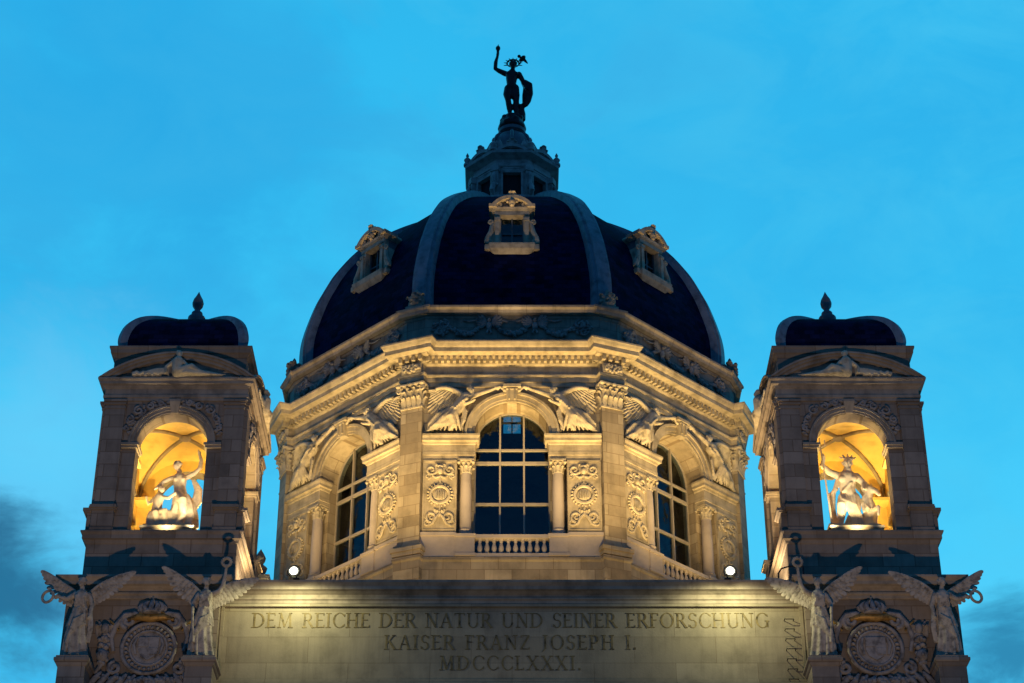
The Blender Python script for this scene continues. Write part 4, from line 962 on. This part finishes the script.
# ================================================================== front block with the inscription
fac = thing('museum_front', 'wide stone parapet block carved with a three-line inscription, across the bottom below the dome', 'building', (0, 71.1, -1.7))
FX = T(0,-71.1,1.7)
def FM(): return MB(FX)
mb = FM()
mb.bx(-11.2, 11.2, 71.10, 71.7, 24, 32.0); mb.build('inscription_panel', M['panel'], fac, smooth=None)
for sd in (-1, 1):
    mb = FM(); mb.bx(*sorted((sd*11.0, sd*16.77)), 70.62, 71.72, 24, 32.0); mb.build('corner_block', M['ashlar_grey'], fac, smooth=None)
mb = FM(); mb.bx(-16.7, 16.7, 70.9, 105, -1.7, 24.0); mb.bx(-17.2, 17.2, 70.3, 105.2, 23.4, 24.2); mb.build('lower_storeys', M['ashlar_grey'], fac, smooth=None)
mb = FM(); mb.bx(-16.6, 16.6, 71.69, 104.5, 24.0, 31.02); mb.build('roof', M['roofing'], fac, smooth=None)
# crowning cornice, breaking forward over the corner blocks
def plan(o, z):
    a, b = 70.62-o, 71.10-o
    return [(-16.77-o, a, z), (-10.98+o, a, z), (-10.98+o, b, z), (10.98-o, b, z), (10.98-o, a, z), (16.77+o, a, z), (16.77+o, 71.75+o*.3, z), (-16.77-o, 71.75+o*.3, z)]
mb = FM(); mb.loft([plan(o, z) for o, z in ((.03,31.62),(.06,31.64),(.06,31.76),(.12,31.80),(.12,31.86),(.02,31.88),(.02,32.02),(.10,32.06),(.16,32.10),(.30,32.13),(.30,32.26),(.38,32.34),(.42,32.38),(.42,32.46),(.1,32.5))])
mb.build('crowning_cornice', M['trim_grey'], fac, smooth=None)
# moulded border of the panel
mb = FM()
for x0, x1, z0, z1, y in ((-10.95,10.95,31.50,31.60,.12),(-10.95,10.95,28.40,28.55,.16),(-10.95,10.95,28.25,28.40,.28)): mb.bx(x0, x1, 71.1-y, 71.15, z0, z1)
for sd in (-1, 1): mb.bx(*sorted((sd*10.84, sd*10.96)), 71.0, 71.15, 28.55, 31.50)
mb.bx(-11, 11, 70.85, 71.2, 24.2, 28.25)
mb.build('panel_border', M['panel'], fac, smooth=None)

# ---- letters of the inscription: roman capitals from thick and thin strokes with serifs
TK, TN = .128, .056     # stem and hairline, in letter heights
def seg(x0, z0, x1, z1, w0): 
    d = Vector((x1-x0, z1-z0)).normalized(); n = Vector((-d.y, d.x))*w0/2
    return [(x0+n.x, z0+n.y), (x0-n.x, z0-n.y), (x1-n.x, z1-n.y), (x1+n.x, z1+n.y)]
def bowl(cx, cz, rx, rz, a0, a1, t0, t1, n=16):
    """curved stroke, thin where it runs level and thick where it stands"""
    o, i = [], []
    for k in range(n+1):
        a = radians(a0+(a1-a0)*k/n); c, s = cos(a), sin(a); t = t0+(t1-t0)*abs(c)
        o.append((cx+rx*c, cz+rz*s)); i.append((cx+(rx-t)*c, cz+(rz-t*.75)*s))
    return o+i[::-1]
def stem(x, z0=0, z1=1, w0=TK): return [seg(x, z0, x, z1, w0)]
def ser(x, z, wd=.30): return [[(x-wd/2, z-.025), (x+wd/2, z-.025), (x+wd/2, z+.03), (x-wd/2, z+.03)]]
def hb(x0, x1, z): return [seg(x0, z, x1, z, TN)]
def vt(x, z, up): return [seg(x, z, x, z+(-.15 if up else .15), .05)]
GL = {
 'D': (.84, stem(.16)+ser(.13,.02)+ser(.13,.97)+[bowl(.30,.5,.50,.5,-90,90,TN,TK)]+hb(.16,.32,.96)+hb(.16,.32,.035)),
 'E': (.64, stem(.16)+ser(.13,.02)+ser(.13,.97)+hb(.16,.56,.96)+hb(.16,.48,.52)+hb(.16,.60,.04)+vt(.55,.98,1)+vt(.585,.02,0)),
 'M': (1.02, [seg(.16,0,.22,1,TN), seg(.22,1,.50,.05,TK), seg(.50,.05,.80,1,TN), seg(.80,1,.86,0,TK)]+ser(.15,.02,.26)+ser(.87,.02,.32)+ser(.18,.97,.2)+ser(.84,.97,.2)),
 'R': (.74, stem(.16)+ser(.15,.02)+ser(.13,.97)+hb(.16,.34,.96)+hb(.16,.36,.50)+[bowl(.32,.73,.28,.27,-90,90,TN,TK), seg(.36,.50,.68,.0,TK)]+ser(.68,.02,.2)),
 'I': (.34, stem(.17)+ser(.17,.02,.32)+ser(.17,.97,.32)),
 'C': (.80, [bowl(.48,.5,.42,.52,42,318,TN,TK,22)]+vt(.78,.90,1)+vt(.78,.10,0)),
 'H': (.86, stem(.17)+stem(.69)+hb(.17,.69,.51)+ser(.17,.02)+ser(.17,.97)+ser(.69,.02)+ser(.69,.97)),
 'N': (.86, stem(.16,0,1,TN)+stem(.70,0,1,TN)+[seg(.16,.97,.70,.03,TK)]+ser(.16,.02)+ser(.12,.97,.24)+ser(.70,.97)),
 'A': (.84, [seg(.12,0,.42,1,TN), seg(.42,1,.72,0,TK)]+hb(.24,.60,.36)+ser(.12,.02,.26)+ser(.72,.02,.30)),
 'T': (.76, stem(.38)+ser(.38,.02,.34)+hb(.06,.70,.96)+vt(.08,.98,1)+vt(.68,.98,1)),
 'U': (.84, stem(.17,.3,1)+stem(.68,.3,1,TN)+[bowl(.425,.34,.33,.36,180,360,TN,TK)]+ser(.17,.97)+ser(.68,.97)),
 'S': (.60, [bowl(.31,.74,.25,.27,20,270,TN,TK*.9), bowl(.31,.26,.26,.28,-160,90,TN,TK*.9)]+vt(.54,.92,1)+vt(.07,.08,0)),
 'F': (.60, stem(.16)+ser(.16,.02,.34)+ser(.13,.97)+hb(.16,.56,.96)+hb(.16,.46,.52)+vt(.55,.98,1)),
 'O': (.92, [bowl(.46,.5,.43,.52,0,180,TN,TK,20), bowl(.46,.5,.43,.52,180,360,TN,TK,20)]),
 'G': (.86, [bowl(.48,.5,.42,.52,42,318,TN,TK,22)]+stem(.77,.05,.44,TK*.9)+ser(.76,.45,.28)+vt(.78,.90,1)),
 'K': (.78, stem(.16)+ser(.16,.02)+ser(.16,.97)+[seg(.2,.42,.62,.98,TN), seg(.34,.58,.70,.02,TK)]+ser(.62,.97,.22)+ser(.71,.02,.24)),
 'Z': (.70, hb(.08,.62,.96)+hb(.06,.64,.04)+[seg(.60,.96,.10,.04,TK)]+vt(.10,.98,1)+vt(.62,.02,0)),
 'J': (.46, stem(.26,.05,1)+ser(.26,.97,.32)+[seg(.26,.08,.08,-.14,TN)]),
 'P': (.66, stem(.16)+ser(.16,.02,.34)+ser(.13,.97)+hb(.16,.34,.96)+hb(.16,.34,.45)+[bowl(.32,.71,.29,.30,-90,90,TN,TK)]),
 'L': (.62, stem(.16)+ser(.13,.02)+ser(.16,.97,.34)+hb(.16,.58,.04)+vt(.565,.02,0)),
 'X': (.80, [seg(.12,1,.68,0,TK), seg(.66,1,.12,0,TN)]+ser(.13,.97,.26)+ser(.66,.97,.26)+ser(.12,.02,.26)+ser(.68,.02,.28)),
 '.': (.26, [[(.06,0),(.20,0),(.20,.14),(.06,.14)]]),
 ' ': (.46, []),
}
def inscription(text, x0, x1, z0, h):
    tot = sum(GL[c][0] for c in text)*h; sp = ((x1-x0)-tot)/(len(text)-1); x = x0; ln = bpy.data.objects.new('inscription_line', None); COL.objects.link(ln); ln.parent = fac
    for c in text:
        wd, polys = GL[c]; mb = FM()
        for k, p in enumerate(polys):
            mb.prism([(x+px*h, z0+pz*h) for px, pz in p], 71.086-.0012*k, 71.12)
        if polys: mb.build('letter' if c != '.' else 'full_stop', M['gilt'], ln, smooth=None)
        x += wd*h+sp
inscription('DEM REICHE DER NATUR UND SEINER ERFORSCHUNG', -9.80, 9.66, 30.68, .60)
inscription('KAISER FRANZ JOSEPH I.', -4.79, 4.66, 29.80, .58)
inscription('MDCCCLXXXI.', -2.72, 2.58, 28.98, .57)
# pedestals under the winged figures
PX = (-16.0, -11.38, 11.38, 16.0)
mb = FM()
mb.loft([[(-h,69.35-e,z),(h,69.35-e,z),(h,70.7,z),(-h,70.7,z)] for h, e, z in ((.50,0,24.2),(.50,0,28.42),(.54,.04,28.46),(.60,.10,28.58),(.64,.14,28.62),(.64,.14,28.72),(.58,.08,28.76),(.58,.08,28.82))])
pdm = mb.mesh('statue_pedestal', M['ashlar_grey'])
for x in PX: link('statue_pedestal', pdm, fac, loc=(x,0,0))
# carved arms: medallion, crown, scrolls and trophies
def arms():
    mb = FM(); y = 70.60; cz = 29.72
    def disc(r, y0, y1): mb.prism([(r*cos(2*pi*i/40), cz+r*sin(2*pi*i/40)) for i in range(40)], y0, y1)
    disc(1.16, y-.10, y+.1); disc(.72, y-.14, y)
    mb.tube([(1.10*cos(i*pi/24), y-.14, cz+1.10*sin(i*pi/24)) for i in range(49)], .09, 8, None, False)
    for i in range(30): a = 2*pi*i/30; mb.ell((.92*cos(a), y-.15, cz+.92*sin(a)), (.10,.09,.07), (0,-a+.4,0), 7, 5)
    mb.tube([(.76*cos(i*pi/20), y-.15, cz+.76*sin(i*pi/20)) for i in range(41)], .06, 6, None, False)
    for sd in (-1, 1):
        mb.tube(spiral(sd*.95, 30.92, .32, -pi/2, sd*1.4, y-.16, 20), [.10]*21, 7); mb.tube([(sd*.3,y-.15,31.1),(sd*.7,y-.2,31.22),(sd*1.1,y-.15,31.2),(sd*1.45,y-.12,30.7),(sd*1.6,y-.1,30.2),(sd*1.45,y-.1,29.6)], [.1,.13,.12,.13,.12,.08], 8)
        mb.tube(spiral(sd*1.32, 28.85, .28, pi/2, -sd*1.4, y-.14, 18), [.09]*19, 7)
        # trophies of helmets, masks and leaves
        for i in range(34):
            a = i*2.4; r = .16*sqrt(i)*.62; mb.ell((sd*(1.85+r*.32*cos(a)), y-.12-.06*(i % 3), 29.7+r*1.35*sin(a)), (.13,.13,.10), (0,a,0), 7, 5)
        mb.ell((sd*1.85, y-.26, 29.35), (.24,.22,.27)); mb.ell((sd*1.85, y-.46, 29.32), (.07,.09,.1)); mb.ell((sd*1.85, y-.25, 30.55), (.17,.18,.24))
        for k in range(5): leaf(mb, (sd*(1.55+.15*k), y-.1, 30.2), .5, .2, .2, (sd*.3,-1,0))
        mb.tube([(sd*1.6,y-.14,30.2),(sd*1.95,y-.2,30.5),(sd*2.15,y-.15,30.9)], [.07,.09,.04], 7); mb.tube([(sd*2.1,y-.14,28.6),(sd*1.85,y-.2,29.0)], [.06,.1], 7)
        # hanging cloth below
        for k in range(6): mb.tube([(sd*(.1+.35*k),y-.12,28.50+.04*k),(sd*(.25+.36*k),y-.24,28.30-.06*sin(k)),(sd*(.5+.36*k),y-.16,28.05),(sd*(.45+.36*k),y-.1,27.6)], [.06,.13,.13,.05], 8)
    swag(mb, -1.9, 1.9, 28.5, .30, y-.12, .20, 26, 3)
    return mb.mesh('carved_arms', M['relief_grey'], 45)
def arms_crown():
    mb = FM(); y = 70.50
    mb.lathe([(.42,31.18),(.46,31.24),(.42,31.34)], 16, (0,y-.02,0)); 
    for k in range(7):
        a = pi+pi*k/6; P = [(.42*cos(a)*(1-.3*t*t)*(1+.35*sin(pi*t)), y-.02+.36*sin(a)*(1-.5*t), 31.32+.42*t) for t in (0,.25,.5,.75,1)]; mb.tube(P, [.10,.11,.11,.09,.06], 7); mb.ell(P[0], (.09,.09,.1), None, 6, 5)
    mb.ell((0,y-.05,31.78), (.12,.12,.12)); mb.bx(-.03,.03,y-.08,y-.02,31.86,32.0)
    return mb.mesh('crown', M['relief_grey'], 45)
def arms_gilt():
    mb = FM(); y = 70.42
    mb.tube([(-.95,y,30.98),(-.55,y-.04,31.08),(0,y-.08,31.0),(.55,y-.04,31.08),(.95,y,30.98)], [.08,.15,.17,.15,.08], 8)
    for sd in (-1, 1):
        mb.tube(spiral(sd*.42, 31.12, .17, 0, sd*1.2, y-.1, 14), .05, 6)
        mb.tube([(sd*1.3,y+.05,30.5),(sd*1.52,y+.0,30.75),(sd*1.7,y+.02,30.95)], [.04,.06,.04], 6)
    return mb.mesh('gilded_scroll', M['gilding'], 45)
def arms_shield():
    mb = FM(); y = 70.44; cz = 29.72
    q = [(-.42,.48),(.42,.48),(.42,-.1),(.30,-.36),(0,-.54),(-.30,-.36),(-.42,-.1)]
    mb.prism([(x, cz+z) for x, z in q], y-.06, y+.1)
    mb.bx(-.40,-.02,y-.09,y-.05,cz+.04,cz+.44); mb.bx(.04,.38,y-.09,y-.05,cz-.3,cz-.02)
    for sd in (-1, 1): mb.tube([(sd*.5,y-.02,cz+.45),(sd*.6,y-.04,cz+.1),(sd*.5,y-.03,cz-.3)], [.05,.08,.05], 7)
    return mb.mesh('shield', M['relief_grey'], 45)
am, ac, ag, ash = arms(), arms_crown(), arms_gilt(), arms_shield()
for sd in (-1, 1):
    a = link('carved_arms', am, fac, loc=(sd*13.47, -.5+.5, 3.0), scale=(.90,1,.90)); link('crown', ac, a); link('gilded_scroll', ag, a); link('shield', ash, a)

# ---- winged figures on the four pedestals
def angel(kind):
    """kind 'wreath_up': one arm raised straight with a wreath; 'wreath_out': arm held out low with a ring.  Built for the right-hand side."""
    random.seed(21 if kind == 'wreath_up' else 22); m = MB(); ww = MB(); rg = MB()
    m.bx(-.44,.44,-.42,.42,0,.10)
    folds(m, (0,0,1.98), (.02,0,.12), .26,.46,.22,.38, 10, .15, 66, 1.1, (.05,-.06))
    folds(m, (0,-.02,2.12), (.05,-.02,1.35), .25,.38,.22,.31, 8, .16, 56, .3, (0,0), 6)
    m.limb([(0,0,2.0),(0,-.02,2.3),(0,-.02,2.55)], [.24,.23,.26]); m.ell((-.12,-.2,2.46), (.12,.11,.11)); m.ell((.12,-.2,2.46), (.12,.11,.11))
    m.limb([(0,-.02,2.68),(.01,-.05,2.88)], [.11,.09])
    for i in range(6): m.tube([(-.24+.04*i,-.22,2.62),(-.1+.05*i,-.27,2.38),(-.2+.08*i,-.24,2.08)], [.03,.045,.03], 6)
    for i in range(5): m.tube([(-.2,-.3,1.75-.1*i),(.1+.04*i,-.4,1.5-.14*i),(.25+.02*i,-.36,1.0-.1*i),(.3,-.34,.5-.06*i)], [.03,.06,.06,.03], 6)
    m.tube([(-.26,-.08,2.02),(0,-.27,2.0),(.26,-.08,2.02)], .05, 6)
    for k in (-1, 1): m.tube([(.14*k,-.3,.16),(.16*k,-.5,.14)], [.08,.05], 8)
    if kind == 'wreath_up':
        head(m, (.0,-.08,3.06), .38, (-.35,-.9,.1))
        m.limb([(-.26,0,2.62),(-.50,-.06,2.72),(-.62,-.1,2.95),(-.68,-.14,3.3),(-.70,-.16,3.52)], [.12,.10,.085,.07,.05]); hand(m, (-.70,-.16,3.52), (0,0,1), .25)
        m.limb([(.27,0,2.58),(.46,-.06,2.2),(.40,-.28,1.85)], [.115,.09,.06]); hand(m, (.40,-.28,1.85), (-.1,-.4,-.8), .22)
        m.tube([(.42,-.36,2.0),(.36,-.42,1.3),(.3,-.42,.6)], [.05,.06,.05], 7)
        c = Vector((-.70,-.16,3.84)); rg.tube([c+Vector((.15*cos(i*pi/12), .03, .15*sin(i*pi/12))) for i in range(25)], .055, 7)
        for i in range(16): a = i*pi/8; rg.ell(c+Vector((.16*cos(a), .0, .16*sin(a))), (.07,.06,.045), (0,-a,0), 6, 5)
        wl = ((-.10,.22,2.50), (-.46,.42,3.20), (-1.12,.72,3.40), (-.16,.05,-1)); wr = ((.12,.22,2.50), (.42,.32,3.10), (1.05,.2,3.40), (.10,0,-1))
    else:
        head(m, (.02,-.08,3.06), .38, (.4,-.9,.0))
        m.limb([(.26,0,2.6),(.50,-.05,2.42),(.68,-.12,2.42),(.82,-.18,2.44)], [.12,.10,.08,.055]); hand(m, (.82,-.18,2.44), (1,-.1,.1), .24)
        m.limb([(-.26,0,2.58),(-.42,-.04,2.15),(-.40,-.18,1.72)], [.115,.09,.06]); hand(m, (-.40,-.18,1.72), (.1,-.3,-.9), .22)
        for i in range(4): m.tube([(-.35-.03*i,-.1,1.9),(-.42-.03*i,-.14,1.3),(-.36-.03*i,-.1,.7)], [.04,.07,.04], 6)
        c = Vector((1.22,-.2,2.46)); rg.tube([c+Vector((.24*cos(i*pi/14)*.95, .12*cos(i*pi/14), .22*sin(i*pi/14))) for i in range(29)], .055, 7)
        wl = ((-.10,.22,2.50), (-.50,.30,3.20), (-1.20,.14,3.34), (-.1,0,-1)); wr = ((.12,.22,2.6), (.42,.32,2.95), (1.02,.3,3.28), (.05,0,-1))
    out = []
    for (r, wr_, tp, dr) in (wl, wr):
        x = MB(); wing(x, r, wr_, tp, ((-.42,-1,0) if tp[1] > .6 else (0,-1,0)), .82, dr); out.append(x.mesh('wing', M['statue'], 50))
    return m.sculpt_mesh('winged_figure', M['statue'], .025, 1), out, rg.mesh('wreath', M['statue'], 50)
kinds = {'wreath_up': angel('wreath_up'), 'wreath_out': angel('wreath_out')}
LB = {(-16.0): 'winged stone woman holding out a ring at the far left edge of the parapet', (-11.38): 'winged stone woman raising a wreath, left end of the inscription',
      (11.38): 'winged stone woman raising a wreath, right end of the inscription', (16.0): 'winged stone woman holding out a ring at the far right edge of the parapet'}
for x in PX:
    kd = 'wreath_up' if abs(x) < 13 else 'wreath_out'
    b, wgs, rg = kinds[kd]
    o = tag(link('winged_figure', b), LB[x], 'statue', 'winged figures on the parapet')
    o.location = (x, 69.92, 28.82); o.scale = (-1 if x < 0 else 1, 1, 1); o.rotation_euler = (radians(4), 0, 0)
    for wg in wgs: link('wing', wg, o)
    link('wreath', rg, o)

# ---- the two lamps over the parapet
for sd in (-1, 1):
    t = thing('floodlight', 'glaring white lamp on the parapet edge, %s end of the inscription' % ('above the left' if sd < 0 else 'above the right'), 'lamp', (sd*8.17, 70.75, 32.49), 'lamps on the parapet')
    mb = MB(); mb.tube([(0,0,0),(0,-.1,.12),(0,-.75,.10),(0,-.92,-.18)], .03, 8); mb.bx(-.12,.12,-.12,.12,-.02,.03); mb.build('arm', M['iron'], t)
    mb = MB(); mb.loft([[(-x,-.98+.05*k,z) for x, z in ((.2,-.02),(-.2,-.02),(-.2,-.20),(.2,-.20))] for k in (0, 5)]); mb.tube([(.22*cos(i*pi/10),-1.03,-.12+.22*sin(i*pi/10)) for i in range(21)], .035, 6); mb.build('housing', M['iron'], t)
    mb = MB(); mb.ell((0,-1.06,-.12), (.15,.09,.15), None, 14, 9); mb.build('bulb', M['bulb'], t)

# ---- ladder and step irons at the right end
t = thing('ladder_hoop', 'black iron grab hoop standing on the parapet beside the right tower', 'handrail', (10.55, 70.9, 32.46))
mb = MB(); mb.tube([(-.42,0,0),(-.42,0,.35),(-.30,.0,.55),(0,0,.66),(.55,0,.66)], .032, 8); mb.tube([(.55,0,.66),(.55,0,0)], .032, 8); mb.build('hoop', M['iron'], t)
for i in range(7):
    z = 30.95-.40*i
    o = MB(); o.tube([(-.17,.02,0),(-.17,-.20,0),(-.15,-.24,-.02),(.15,-.24,-.02),(.17,-.20,0),(.17,.02,0)], .017, 6)
    s = tag(o.build('step_iron', M['iron']), 'black step iron in the vertical row beside the right end of the inscription', 'step iron', 'step irons up the inscription panel')
    s.location = (10.42, 71.1, z)
# ---- dark finial on the roof between left tower and dome
t = thing('roof_finial', 'dark urn finial on the roof between the left tower and the dome', 'finial', (-10.85, 80.0, 31.02))
mb = MB(); mb.bx(-.42,.42,-.42,.42,0,5.55); mb.bx(-.5,.5,-.5,.5,5.55,5.75); mb.build('pier', M['lead_dark'], t, smooth=None)
mb = MB(); mb.lathe([(.34,5.75),(.36,5.9),(.22,5.98),(.30,6.12),(.33,6.25),(.16,6.4),(.14,6.46),(.22,6.6),(.24,6.72),(.15,6.92),(.05,7.08),(.01,7.16)], 12); mb.build('urn', M['lead_dark'], t, smooth=40)
